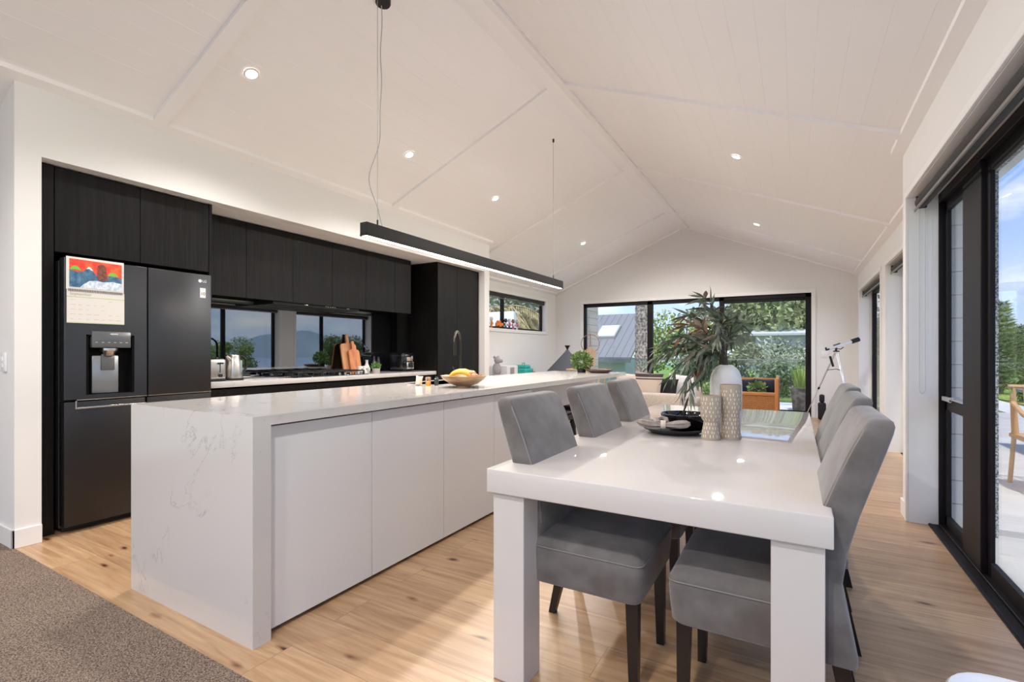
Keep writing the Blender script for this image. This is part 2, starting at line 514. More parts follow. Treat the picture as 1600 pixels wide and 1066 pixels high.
def text_bm(body, size, loc, rotm, extrude=0.0006):
    cu = bpy.data.curves.new('t', 'FONT'); cu.body = body; cu.size = size; cu.extrude = extrude
    cu.align_x = 'CENTER'; cu.align_y = 'CENTER'
    ob = bpy.data.objects.new('t', cu); C.objects.link(ob)
    dg = bpy.context.evaluated_depsgraph_get(); dg.update()
    me = bpy.data.meshes.new_from_object(ob.evaluated_get(dg))
    bm = bmesh.new(); bm.from_mesh(me)
    bmesh.ops.transform(bm, matrix=Matrix.Translation(loc) @ rotm, verts=bm.verts)
    bpy.data.objects.remove(ob); bpy.data.curves.remove(cu); bpy.data.meshes.remove(me)
    return bm
# text reading along +y on a face that looks towards +x
ROT_X = Matrix(((0, 0, 1, 0), (1, 0, 0, 0), (0, 1, 0, 0), (0, 0, 0, 1)))

# ---------------------------------------------------------------- the room shell
XR, ZR, SL = -1.93, 3.71, 0.411
def zc(x):
    return ZR - SL * abs(x - XR)
YB, YE = -3.4, 10.37
# floors
bm = BM(); box(bm, -4.87, 0.95, 1.05, YE + 0.02, -0.06, 0.0); box(bm, 0.95, 1.10, 4.95, YE, -0.06, 0.0)
struct('floor', bm, M_floor)
bm = BM(); box(bm, -6.3, 0.95, YB, 1.05, -0.06, 0.004)
struct('floor_carpet', bm, M_carpet)
# sloped ceiling with real V grooves running along the ridge
def slope(x_from, x_to, y0, y1, name):
    L = abs(x_to - x_from); pitch = 0.145; n = int(L / pitch)
    s = 1 if x_to > x_from else -1
    pts = []
    for i in range(n + 1):
        xc = x_from + s * (i * pitch)
        if i > 0:
            pts += [(xc - s * 0.002, zc(xc - s * 0.002)), (xc, zc(xc) + 0.0018), (xc + s * 0.002, zc(xc + s * 0.002))]
        else:
            pts.append((xc, zc(xc)))
    pts.append((x_to, zc(x_to)))
    top = [(x_to, zc(x_to) + 0.15), (x_from, zc(x_from) + 0.15)]
    b = BM(); prism(b, pts + top, 'Y', y0, y1)
    return struct(name, b, M_ceil)
slope(XR, -4.93, YB, YE, 'ceiling')
slope(-4.93, -6.3, YB, 1.10, 'ceiling_hall')
slope(XR, 1.25, YB, YE, 'ceiling_right')
# battens on the ceiling
tb = 0.030
def slope_batten(xa, xb, y0, y1, name='trim'):
    b = BM(); prism(b, [(xa, zc(xa) - tb), (xb, zc(xb) - tb), (xb, zc(xb) + 0.01), (xa, zc(xa) + 0.01)], 'Y', y0, y1)
    return b
k = 1
def trim(b):
    global k
    o = struct('trim_%d' % k, b, M_ceil); k += 1
    return o
for yb in (-0.6, 1.8, 4.2, 6.6, 9.0):
    left_x = -3.98 if 1.05 < yb < 6.31 else (-4.76 if yb > 6.31 else -6.2)
    trim(slope_batten(XR - 0.09, left_x, yb - 0.045, yb + 0.045))
    trim(slope_batten(XR + 0.09, 0.61 if yb < 4.5 else 0.865, yb - 0.045, yb + 0.045))
trim(slope_batten(XR - 0.09, XR, YB, YE)); trim(slope_batten(XR, XR + 0.09, YB, YE))
trim(slope_batten(-4.05, -3.98, 0.96, 6.313)); trim(slope_batten(-4.83, -4.76, 6.313, YE))
trim(slope_batten(0.61, 0.69, YB, 4.53)); trim(slope_batten(0.865, 0.935, 4.53, YE))
trim(slope_batten(XR - 0.09, -4.76, YE - 0.09, YE)); trim(slope_batten(XR + 0.09, 0.865, YE - 0.09, YE))
trim(slope_batten(-6.2, -4.05, 0.96, 1.05))

# kitchen wall with its big opening
OP0, OP1, OPZ = 1.173, 6.184, 2.391
bm = BM()
zt = zc(-4.05) + 0.01
def wallpiece(b, y0, y1, z0):
    prism(b, [(-4.05, z0), (-4.15, z0), (-4.15, zc(-4.15) + 0.02), (-4.05, zt)], 'Y', y0, y1)
wallpiece(bm, 1.05, OP0, 0); wallpiece(bm, OP0, OP1, OPZ); wallpiece(bm, OP1, 6.313, 0)
struct('wall_kitchen', bm, M_wall)
bm = BM(); box(bm, -4.87, -4.15, OP0 - 0.05, OP1 + 0.05, OPZ, OPZ + 0.06)
struct('ceiling_kitchen_niche', bm, M_ceil)
bm = BM(); box(bm, -4.95, -4.87, 1.15, 6.213, 0, 2.45); box(bm, -4.87, -4.15, 6.213, 6.313, 0, 2.5)
box(bm, -4.87, -4.15, 1.10, 1.168, 0, 2.45)
struct('wall_niche', bm, M_wall)
bm = BM(); prism(bm, [(-4.15, 0), (-6.3, 0), (-6.3, zc(-6.3) + .02), (-4.15, zc(-4.15) + .02)], 'Y', 1.05, 1.10)
struct('wall_hall', bm, M_wall)
# small left window wall
WX = -4.83
bm = BM()
yo0, yo1, zo0, zo1 = 7.05, 9.85, 1.62, 2.30
for (a, b2, c, d) in ((6.313, yo0, 0, 0), (yo1, YE, 0, 0)):
    box(bm, WX - 0.15, WX, a, b2, 0, zc(WX) + 0.02)
box(bm, WX - 0.15, WX, yo0, yo1, 0, zo0); box(bm, WX - 0.15, WX, yo0, yo1, zo1, zc(WX) + 0.02)
struct('wall_left', bm, M_wall)
# end wall gable with slider opening
EX0, EX1, EZ = -4.14, 0.25, 2.255
bm = BM()
prism(bm, [(-4.98, 0), (EX0, 0), (EX0, zc(EX0) + .02), (-4.98, zc(-4.98) + .02)], 'Y', YE, YE + 0.15)
prism(bm, [(EX1, 0), (1.1, 0), (1.1, zc(1.1) + .02), (EX1, zc(EX1) + .02)], 'Y', YE, YE + 0.15)
prism(bm, [(EX0, EZ), (EX1, EZ), (EX1, zc(EX1) + .02), (XR, ZR + .02), (EX0, zc(EX0) + .02)], 'Y', YE, YE + 0.15)
struct('wall_end', bm, M_wall)
# unseen wall added behind the camera to block high sky light, wide opening below
bm = BM()
prism(bm, [(-6.3, 2.3), (0.9, 2.3), (0.9, zc(0.9) + .02), (XR, ZR + .02), (-6.3, zc(-6.3) + .02)], 'Y', YB - .15, YB)
box(bm, -6.3, -5.2, YB - .15, YB, 0, 2.3); box(bm, .1, .9, YB - .15, YB, 0, 2.3)
struct('wall_back_sky_block', bm, M_wall)
bm = BM(); box(bm, -6.4, -6.3, YB, 1.1, 0, 2.1)
struct('wall_hall_side', bm, M_wall)
# right walls
NX, NW = 0.68, 0.90
bm = BM()
box(bm, NX, NW, 4.33, 4.53, 0, zc(NX) + 0.01)
box(bm, NX, NW, -2.6, 4.33, 2.25, zc(NX) + 0.01); box(bm, NX, NW, YB, -2.6, 0, zc(NX) + 0.01)
struct('wall_right', bm, M_wall)
FX = 0.935
bm = BM()
A0, A1, B0, B1, RZ = 4.95, 7.22, 7.66, 10.03, 2.20
for (a, b2) in ((4.53, A0), (A1, B0), (B1, YE)):
    box(bm, FX, FX + 0.23, a, b2, 0, zc(FX) + 0.01)
for (a, b2) in ((A0, A1), (B0, B1)):
    box(bm, FX, FX + 0.23, a, b2, RZ, zc(FX) + 0.01)
struct('wall_right_far', bm, M_wall)
# skirtings
def skirt(name, x0, x1, y0, y1):
    b = BM(); box(b, x0, x1, y0, y1, 0, 0.115, 0.003, 1); struct(name, b, M_trim)
skirt('baseboard_left', -4.05, -4.036, 1.036, OP0); skirt('baseboard_hall', -6.2, -4.036, 1.036, 1.05)
skirt('baseboard_pier', NX - 0.014, NX, 4.39, 4.54); skirt('baseboard_pier_back', NX - 0.014, FX, 4.53, 4.544)
skirt('baseboard_end', EX1 + 0.07, FX, YE - 0.014, YE); skirt('baseboard_end_left', WX, EX0 - 0.07, YE - 0.014, YE)
skirt('baseboard_left_far', WX, WX + 0.014, 6.33, YE - .014); skirt('baseboard_niche_return', -4.05, -4.036, OP1, 6.313)
skirt('baseboard_right_a', FX - .014, FX, A1 + .06, B0 - .06); skirt('baseboard_right_b', FX - .014, FX, B1 + .06, YE - .014)

# ---- windows and sliding doors (structure)
def win_root(name):
    o = bpy.data.objects.new(name, None); C.objects.link(o); o['kind'] = 'structure'; return o
def bars_y(b, x0, x1, bars):    # bars in a wall that runs along y: list of (y0,y1,z0,z1)
    for (a, c, d, e) in bars: box(b, x0, x1, a, c, d, e, 0.003, 1)
def bars_x(b, y0, y1, bars):
    for (a, c, d, e) in bars: box(b, a, c, y0, y1, d, e, 0.003, 1)
# left small window
w = win_root('window_1')
b = BM(); bars_y(b, -4.96, -4.91, [(yo0, yo1, zo0, zo0 + .045), (yo0, yo1, zo1 - .05, zo1), (yo1 - .06, yo1, zo0, zo1), (yo0, yo0 + .06, zo0, zo1), (8.11, 8.19, zo0, zo1)])
struct('window_frame', b, M_black_alu, w)
b = BM(); box(b, -4.938, -4.932, yo0, yo1, zo0, zo1); struct('pane', b, M_glass, w)
b = BM(); aw = .06
box(b, WX, WX + .018, yo0 - aw, yo1 + aw, zo1, zo1 + aw, .002, 1); box(b, WX, WX + .018, yo0 - aw, yo1 + aw, zo0 - aw, zo0, .002, 1)
box(b, WX, WX + .018, yo1, yo1 + aw, zo0, zo1); box(b, WX, WX + .018, yo0 - aw, yo0, zo0, zo1)
box(b, -4.91, WX, yo0, yo1, zo0 - .001, zo0 + .006); box(b, -4.91, WX, yo1 - .006, yo1 + .001, zo0, zo1)
struct('window_trim', b, M_trim, w)
# end slider, three panels
w = win_root('door_1')
b = BM(); F0, F1 = YE + .03, YE + .12
bars_x(b, F0, F1, [(EX0, EX0 + .05, 0, EZ), (EX1 - .09, EX1, 0, EZ), (EX0, EX1, EZ - .075, EZ), (EX0, EX1, 0, .04), (-2.71, -2.60, 0, EZ), (-1.30, -1.21, 0, EZ)])
bars_x(b, F0 + .02, F1 - .02, [(EX0, EX1, .04, .10), (-1.21, EX1 - .09, EZ - .13, EZ - .07)])
struct('door_frame', b, M_black_alu, w)
b = BM(); box(b, EX1 - .075, EX1 - .045, F0 - .035, F0, .95, 1.25, .006, 2); struct('door_handle', b, M_black_alu, w)
b = BM(); box(b, EX0, EX1, YE + .072, YE + .078, .04, EZ - .04); struct('pane', b, M_glass, w)
b = BM(); aw = .065
box(b, EX0 - aw, EX1 + aw, YE - .018, YE, EZ, EZ + aw, .002, 1); box(b, EX0 - aw, EX0, YE - .018, YE, 0, EZ); box(b, EX1, EX1 + aw, YE - .018, YE, 0, EZ)
struct('door_trim', b, M_trim, w)
# near right slider
w = win_root('door_2')
b = BM()
bars_y(b, .84, .90, [(4.315, 4.33, 0, 2.25), (-2.6, 4.33, 2.19, 2.25), (-2.6, 4.33, -.01, .02)])
bars_y(b, .872, .898, [(3.68, 4.315, .02, .085), (3.68, 4.315, .79, .865), (4.275, 4.315, .02, 2.19), (3.68, 4.315, 2.12, 2.19)])
bars_y(b, .842, .871, [(3.46, 3.78, .02, 2.19)])
bars_y(b, .866, .890, [(3.42, 3.46, .02, 2.19), (-2.5, 3.40, .02, .10), (-2.5, 3.40, 2.11, 2.19), (.62, .78, .02, 2.19), (-2.5, -2.4, .02, 2.19)])
struct('door_frame', b, M_black_alu, w)
b = BM(); box(b, .785, .84, -2.6, 4.355, -.004, .008, .002, 1); bars_y(b, .79, .80, [(-2.6, 4.33, .008, .012)]); struct('door_sill', b, M_black_alu, w)
b = BM(); box(b, .852, .872, 3.80, 4.24, .868, .882, .004, 1); box(b, .845, .872, 4.10, 4.27, .855, .888, .004, 1); struct('window_stay', b, M_chrome, w)
b = BM(); box(b, .883, .887, 3.68, 4.29, .04, 2.16); box(b, .878, .883, -2.5, 3.43, .06, 2.16); struct('pane', b, M_glass, w)
b = BM()
box(b, NX - .016, NX, -2.6, 4.38, 2.25, 2.295, .002, 1); box(b, NX - .016, NX, 4.33, 4.38, 0, 2.25, .002, 1)
box(b, NX, .84, 4.325, 4.331, 0, 2.25); box(b, NX, .84, -2.6, 4.33, 2.245, 2.251)
struct('door_trim', b, M_trim, w)
# far right windows
for nm, a, c, mul in (('window_2', A0, A1, 6.02), ('window_3', B0, B1, 8.55)):
    w = win_root(nm)
    b = BM(); bars_y(b, 1.10, 1.16, [(a, a + .06, 0, RZ), (c - .06, c, 0, RZ), (a, c, RZ - .06, RZ), (a, c, 0, .07), (mul - .04, mul + .04, 0, RZ)])
    struct('window_frame', b, M_black_alu, w)
    b = BM(); box(b, 1.128, 1.133, a, c, .03, RZ - .03); struct('pane', b, M_glass, w)
    b = BM(); aw = .055
    box(b, FX - .016, FX, a - aw, c + aw, RZ, RZ + aw, .002, 1); box(b, FX - .016, FX, a - aw, a, 0, RZ); box(b, FX - .016, FX, c, c + aw, 0, RZ)
    box(b, FX, 1.10, c - .005, c + .001, 0, RZ); box(b, FX, 1.10, a - .001, a + .005, 0, RZ); box(b, FX, 1.10, a, c, RZ - .005, RZ)
    struct('window_trim', b, M_trim, w)
    b = BM(); box(b, 1.06, 1.10, a, c, -.002, .006); struct('window_sill', b, M_black_alu, w)

# roller blinds
M_blind = mat('charcoal_blind', (0.045, 0.043, 0.04), 0.85, bump=((300, 300, 300), 0.3, 0.001))
M_rail = mat('grey_rail', (0.22, 0.21, 0.20), 0.4, metal=0.5)
def blind_y(x, z, y0, y1, label, r=.038):
    t = thing('roller_blind', (x, y1, z - r), label, 'blind', 'rolled up blinds')
    b = BM(); tube(b, [(x, y0, z), (x, y1, z)], r, 20); obj('fabric_roll', b, M_blind, t)
    b = BM(); box(b, x - r - .004, x - r + .006, y0, y1, z - r - .024, z - r - .004, .002, 1); obj('bottom_rail', b, M_rail, t)
    b = BM(); box(b, x - .03, x + .03, y1, y1 + .012, z - .04, z + .045, .004, 1); obj('bracket', b, M_blackmatt, t)
    return t
t = blind_y(.745, 2.20, -2.5, 4.29, 'long charcoal roller blind rolled up above the big glass slider nearest the camera')
b = BM(); y = 4.30
pts = [(.735, y, 2.16 - i * .05) for i in range(34)] + [(.742, y, .475), (.75, y, .465), (.758, y, .475)] + [(.765, y, .51 + i * .05) for i in range(33)]
b = BM(); tube(b, [(p[0], p[1], p[2] + .42 if p[2] < .7 else p[2]) for p in [(.735, y, 2.16), (.735, y, .5), (.740, y, .482), (.75, y, .474), (.76, y, .482), (.765, y, .5), (.765, y, 2.16)]], .0022, 6)
obj('cord_loop', b, mat('cord_grey', (.55, .54, .52), .6), t)
blind_y(1.0, 2.145, A0 + .02, A1 - .03, 'charcoal roller blind rolled up above the middle tall window beside the white pier', .035)
blind_y(1.0, 2.145, B0 + .02, B1 - .03, 'charcoal roller blind rolled up above the tall window nearest the telescope', .035)
t = blind_y(-4.865, 2.255, yo0 + .02, yo1 - .05, 'black roller blind rolled up above the small window over the toys', .03)

# ---------------------------------------------------------------- light fittings
M_lamp = mat('lamp_glow', (1, 1, 1), 0.5, emit=(1.0, 0.93, 0.82), estr=14.0)
def downlight(x, y, label, W=None):
    z = zc(x)
    t = thing('downlight', (x, y, z - .004), label, 'ceiling light', 'recessed ceiling downlights')
    s = -1 if x < XR else 1
    rot = Matrix.Rotation(s * math.atan(SL), 4, 'Y')
    b = BM(); lathe(b, [(.038, 0), (.038, -.004), (.050, -.004), (.052, .002)], seg=28)
    bmesh.ops.transform(b, matrix=rot, verts=b.verts); obj('trim_ring', b, M_trim, t, local=True)
    b = BM(); lathe(b, [(0, -.002), (.038, -.002)], seg=28); bmesh.ops.transform(b, matrix=rot, verts=b.verts); obj('lens', b, M_lamp, t, local=True)
    ld = bpy.data.lights.new('downlight_lamp', 'SPOT'); ld.energy = DOWN_W if W is None else W
    ld.spot_size = math.radians(160); ld.spot_blend = 0.5; ld.shadow_soft_size = 0.06; ld.color = (1.0, 0.955, 0.925)
    lo = bpy.data.objects.new('downlight_lamp', ld); C.objects.link(lo); lo.parent = t; lo.location = (0, 0, -0.03); lo.rotation_euler = (0, s * math.atan(SL), 0)
    return t
for y, lb in ((2.07, 'round downlight nearest the camera on the left ceiling slope'), (3.70, 'second round downlight on the left slope, right of the pendant cord'), (5.31, 'third round downlight on the left slope, above the pendant middle'), (8.30, 'farthest round downlight on the left slope, near the end gable')):
    downlight(-3.315, y, lb, 118 if y > 8 else None)
for y, lb in ((5.34, 'nearer of the two round downlights on the right ceiling slope'), (8.34, 'farther round downlight on the right slope near the end gable')):
    downlight(-.51, y, lb, 135 if y > 8 else 125)
for x, y, lb in ((-3.315, -.3, 'added unseen round downlight behind the camera on the left slope'), (-3.315, -2.2, 'rearmost added unseen round downlight on the left slope'), (-.51, -.3, 'added unseen round downlight on the right slope behind the camera'), (-.51, -2.2, 'rearmost added unseen round downlight on the right slope')):  # unseen downlights added behind the camera to brighten the room
    downlight(x, y, lb, 150 if x > -1 else None)

PX = -2.33
t = thing('linear_pendant', (PX, 3.66, 1.905), 'long black linear pendant light with glowing underside hanging over the island', 'pendant light')
b = BM(); box(b, PX - .03, PX + .03, 2.18, 5.15, 1.915, 1.99, .002, 1)
box(b, PX - .03, PX - .024, 2.18, 5.15, 1.905, 1.916); box(b, PX + .024, PX + .03, 2.18, 5.15, 1.905, 1.916); box(b, PX - .03, PX + .03, 2.18, 2.186, 1.905, 1.916); box(b, PX - .03, PX + .03, 5.144, 5.15, 1.905, 1.916)
obj('housing', b, mat('pendant_black', (.009, .0075, .0065), .5, spec=.3), t, smooth=False)
b = BM(); box(b, PX - .024, PX + .024, 2.186, 5.144, 1.907, 1.915); obj('diffuser', b, M_lamp, t)
M_wire = mat('steel_wire', (.35, .34, .33), .4, metal=.6)
for y, zt2 in ((2.30, zc(PX)), (4.95, zc(PX))):
    b = BM(); tube(b, [(PX, y, 1.985), (PX, y, 2.03)], .005, 8); obj('cable_gripper', b, M_blackmatt, t)
    b = BM(); tube(b, [(PX, y, 2.03), (PX, y, zt2)], .0016, 6); obj('suspension_wire', b, M_wire, t)
    b = BM(); tube(b, [(PX, y, zt2 - .035), (PX, y, zt2 + .01)], .010, 10); obj('ceiling_clip', b, M_blackmatt, t)
b = BM(); lathe(b, [(0, -.03), (.045, -.03), (.05, -.02), (.05, .03)], c=(PX - .05, 2.40, zc(PX - .05)), seg=28); obj('canopy', b, M_blackmatt, t)
b = BM()
fl = []
for i in range(41):
    q = i / 40; z = 3.46 - q * 1.46
    dx = .006 * math.sin(q * 22); sag = -.055 * math.exp(-((q - .80) / .13) ** 2)
    xx = (PX - .03) * (1 - q) + PX * q + sag * .8 + dx; yy = 2.385 * (1 - q) + 2.34 * q + sag * .9
    if q > .93: yy = 2.34; xx = PX - (1 - q) * .4
    fl.append((xx, yy - (.02 if q < .8 else .02 * (1 - q) / .2), z))
tube(b, fl, .003, 6); obj('power_cord', b, mat('clear_flex', (.42, .40, .38), .35, metal=.3), t)
ld = bpy.data.lights.new('pendant_lamp', 'AREA'); ld.shape = 'RECTANGLE'; ld.size = .05; ld.size_y = 2.9; ld.energy = PEND_W; ld.color = (1, .88, .75)
lo = bpy.data.objects.new('pendant_lamp', ld); C.objects.link(lo); lo.parent = t; lo.location = (0, 0, -.004)

# ---------------------------------------------------------------- kitchen joinery
def door_panel(name, x, y0, y1, z0, z1, th=.019, parent=None, m=M_blackwood, g=.0018):
    b = BM(); box(b, x - th, x, y0 + g, y1 - g, z0 + g, z1 - g, .0012, 1); return obj(name, b, m, parent)
CF = -4.15
# over-fridge cupboard
t = thing('overhead_cupboard', (CF - .3, 1.72, 1.825), 'black timber two-door cupboard built in directly above the fridge', 'cupboard')
b = BM(); box(b, -4.85, CF - .021, 1.264, 2.228, 1.825, 2.388); obj('carcass', b, M_blackgap, t, smooth=False)
door_panel('door', CF, 1.264, 1.745, 1.83, 2.384, parent=t); door_panel('door', CF, 1.745, 2.228, 1.83, 2.384, parent=t)
b = BM(); box(b, CF - .7, CF + .004, 2.230, 2.252, 1.60, 2.388, .001, 1); obj('end_panel', b, M_blackwood, t)
# tall filler left of fridge
b = BM(); box(b, -4.85, CF, 1.175, 1.262, 0.0, 2.388, .002, 1)
tag(obj('filler_panel', b, M_blackwood), 'narrow full-height black timber panel between the white wall and the fridge', 'panel')
# upper cupboards
UF = -4.41
doors = [2.26, 2.705, 3.194, 3.683, 4.17, 4.654, 4.955]
ulab = ['black overhead cupboard door unit right beside the fridge, above the toaster', 'second black overhead cupboard from the fridge, above the kettle window reflection', 'third black overhead cupboard from the fridge, left of the rangehood controls', 'fourth black overhead cupboard from the fridge, above the rangehood controls', 'fifth black overhead cupboard from the fridge, above the chopping boards', 'sixth, narrow black overhead cupboard beside the tall pantry recess']
for i in range(6):
    t = thing('overhead_cupboard', (UF - .15, (doors[i] + doors[i + 1]) / 2, 1.68), ulab[i], 'cupboard', 'overhead cupboards above the bench')
    b = BM(); box(b, -4.85, UF - .021, doors[i], doors[i + 1], 1.70, 2.388); obj('carcass', b, M_blackgap, t, smooth=False)
    door_panel('door', UF, doors[i], doors[i + 1], 1.68, 2.384, parent=t)
b = BM(); box(b, -4.85, -4.66, 4.957, 5.186, .93, 2.388)
tag(obj('recess_panel', b, M_blackgap, smooth=False), 'black recessed filler panel between last overhead cupboard and tall pantry', 'panel')
# rangehood
t = thing('rangehood', (-4.6, 3.55, 1.66), 'slim black undermount rangehood below the overhead cupboards over the cooktop', 'rangehood')
b = BM(); box(b, -4.768, -4.45, 3.0, 4.1, 1.655, 1.699, .003, 1); obj('body', b, M_blackmatt, t)
for i in range(5):
    b = BM(); box(b, -4.4505, -4.4470, 3.62 + i * .03, 3.635 + i * .03, 1.67, 1.678); obj('control_button', b, M_chrome, t, smooth=False)
for i in (0, 1):
    b = BM(); box(b, -4.4505, -4.4470, 3.36 + i * .55, 3.40 + i * .55, 1.670, 1.675); obj('hood_light', b, M_chrome, t, smooth=False)
# splashback
b = BM(); box(b, -4.79, -4.77, 2.26, 4.62, .926, 1.655)
tag(obj('splashback', b, M_mirror, smooth=False), 'smoked mirror splashback behind the cooktop reflecting the windows', 'splashback')
b = BM(); box(b, -4.79, -4.77, 4.622, 5.19, .93, 1.70)
tag(obj('splashback', b, M_blackgloss, smooth=False), 'plain black glass splashback behind the air fryer beside the pantry', 'splashback')
# bench
BF = -4.17
b = BM(); box(b, -4.77, BF, 2.256, 5.188, .878, .925, .003, 2)
tag(obj('benchtop', b, M_quartz), 'white quartz back benchtop under the splashback holding toaster and cooktop', 'benchtop')
yb = [2.256, 3.30, 4.28, 5.188]
bl = ['black base drawer unit next to the fridge under the toaster', 'black base drawer unit under the gas cooktop', 'black base drawer unit beside the tall pantry under the air fryer']
for i in range(3):
    t = thing('base_cabinet', (-4.5, (yb[i] + yb[i + 1]) / 2, 0), bl[i], 'cabinet', 'black base cabinets under the back bench')
    b = BM(); box(b, -4.77, -4.225, yb[i], yb[i + 1], .1, .876); box(b, -4.77, -4.27, yb[i], yb[i + 1], 0, .1); obj('carcass', b, M_blackgap, t, smooth=False)
    b = BM(); box(b, -4.222, -4.20, yb[i] + .002, yb[i + 1] - .002, .50, .862, .0015, 1); obj('drawer_front', b, M_blackwood, t)
    b = BM(); box(b, -4.222, -4.20, yb[i] + .002, yb[i + 1] - .002, .10, .497, .0015, 1); obj('drawer_front', b, M_blackwood, t)
# tall pantry
t = thing('pantry_cabinet', (-4.5, 5.68, 0), 'tall black timber two-door pantry cabinet at the far end of the kitchen', 'cabinet')
b = BM(); box(b, -4.85, CF - .021, 5.19, 6.182, 0, 2.388); obj('carcass', b, M_blackwood, t, smooth=False)
pm = 5.63
door_panel('door', CF, 5.192, pm, .1, 2.384, parent=t); door_panel('door', CF, pm, 6.13, .1, 2.384, parent=t)
b = BM(); box(b, CF - .025, CF - .012, 6.13, 6.182, 0, 2.386); obj('filler', b, M_blackwood, t)

# ---------------------------------------------------------------- fridge
FXF = -4.05
t = thing('refrigerator', (-4.4, 1.737, 0), 'dark steel french-door refrigerator with water dispenser and a calendar on its left door', 'refrigerator')
b = BM(); box(b, -4.80, FXF - .085, 1.281, 2.193, .03, 1.775, .004, 1); box(b, -4.75, FXF - .10, 1.30, 2.18, 0, .03); obj('body', b, mat('fridge_side', (.03, .03, .032), .5, metal=.3), t)
dy0, dy1, dz0, dz1 = 1.395, 1.666, .895, 1.295
b = BM()
yA, yB2, zA, zB = 1.281, 1.745, .868, 1.79
box(b, FXF - .08, FXF, yA, dy0, zA, zB, .004, 2); box(b, FXF - .08, FXF, dy1, yB2, zA, zB, .004, 2)
box(b, FXF - .079, FXF - .0002, dy0 - .006, dy1 + .006, dz1, zB - .001); box(b, FXF - .079, FXF - .0002, dy0 - .006, dy1 + .006, zA + .001, dz0)
box(b, FXF - .08, FXF - .07, dy0, dy1, dz0, dz1)
dl = obj('door', b, M_fridge, t, smooth=False)
b = BM(); box(b, FXF - .07, FXF - .060, dy0, dy1, dz0, dz1); box(b, FXF - .07, FXF - .003, dy0, dy0 + .012, dz0, dz1); box(b, FXF - .07, FXF - .003, dy1 - .012, dy1, dz0, dz1); box(b, FXF - .07, FXF - .003, dy0, dy1, dz1 - .01, dz1)
obj('dispenser_recess', b, M_blackgap, dl, smooth=False)
b = BM(); box(b, FXF - .062, FXF - .045, dy0 + .045, dy1 - .075, dz0 + .004, dz1 - .14, .006, 2); obj('dispenser_back', b, mat('dispenser_steel', (.36, .38, .40), .3, metal=.7), dl)
b = BM(); box(b, FXF - .055, FXF + .004, dy0 + .028, dy1 - .022, 1.208, 1.318, .004, 2); dp = obj('dispenser_panel', b, mat('dispenser_grey', (.13, .135, .14), .22, metal=.3), dl)
b = BM(); lathe(b, [(0, 0), (.030, 0), (.034, .018), (.050, .035), (.050, .05)], c=(FXF - .035, 1.53, 1.155), seg=24); obj('dispenser_nozzle', b, M_steel, dl)
b = BM(); box(b, FXF - .047, FXF - .033, 1.488, 1.565, 1.055, 1.165, .006, 2); obj('dispenser_paddle', b, mat('paddle', (.16, .16, .165), .3, metal=.4), dl)
b = BM(); box(b, FXF + .0042, FXF + .0050, 1.525, 1.568, 1.298, 1.304); obj('dispenser_print', b, mat('pale_print', (.55, .56, .57), .5), dl, smooth=False)
b = BM()
for i in range(6): box(b, FXF + .0042, FXF + .0050, 1.442 + i * .034, 1.456 + i * .034, 1.243, 1.2455)
obj('dispenser_icons', b, mat('pale_print', (.55, .56, .57), .5), dl, smooth=False)
b = BM(); box(b, FXF - .08, FXF, 1.753, 2.193, .868, 1.79, .004, 2); dr = obj('door', b, M_fridge, t)
wh = mat('badge_white', (.80, .80, .80), .4)
b = BM(); lathe(b, [(0, 0), (.0125, 0), (.0125, .0012), (0, .0012)], seg=24); bmesh.ops.transform(b, matrix=Matrix.Translation((FXF + .0002, 2.108, 1.738)) @ Matrix.Rotation(PI / 2, 4, 'Y'), verts=b.verts); obj('badge_disc', b, wh, dr)
bt = text_bm('L', .014, (FXF + .0016, 2.1085, 1.739), ROT_X, .0003); obj('badge_mark', bt, mat('badge_dark', (.12, .12, .12), .5), dr, smooth=False)
bt = text_bm('LG', .027, (FXF + .0012, 2.141, 1.737), ROT_X); obj('badge_lettering', bt, wh, dr, smooth=False)
b = BM(); box(b, FXF, FXF + .0012, 2.108, 2.150, 1.607, 1.683); obj('sticker', b, mat('sticker_white', (.78, .77, .74), .5), dr, smooth=False)
bt = text_bm('10', .036, (FXF + .0022, 2.129, 1.637), ROT_X); obj('sticker_number', bt, mat('sticker_black', (.02, .02, .02), .5), dr, smooth=False)
b = BM(); box(b, FXF + .0013, FXF + .0017, 2.118, 2.140, 1.668, 1.672); obj('sticker_print', b, mat('sticker_grey', (.45, .45, .45), .5), dr, smooth=False)
# drawers and trims
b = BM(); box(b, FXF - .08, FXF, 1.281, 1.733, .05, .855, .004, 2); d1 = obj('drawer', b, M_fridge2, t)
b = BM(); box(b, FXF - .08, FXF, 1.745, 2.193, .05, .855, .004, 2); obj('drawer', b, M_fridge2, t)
b = BM(); box(b, FXF - .03, FXF + .006, 1.345, 1.733, .806, .818, .002, 2); box(b, FXF - .002, FXF + .005, 1.338, 1.345, .806, .86, .001, 1); obj('drawer_handle', b, M_chrome, d1)
b = BM(); box(b, FXF - .02, FXF + .003, 1.345, 1.745, .862, .867, .001, 1); box(b, FXF - .02, FXF + .003, 1.753, 2.193, .862, .867, .001, 1); obj('chrome_strip', b, M_chrome, t)
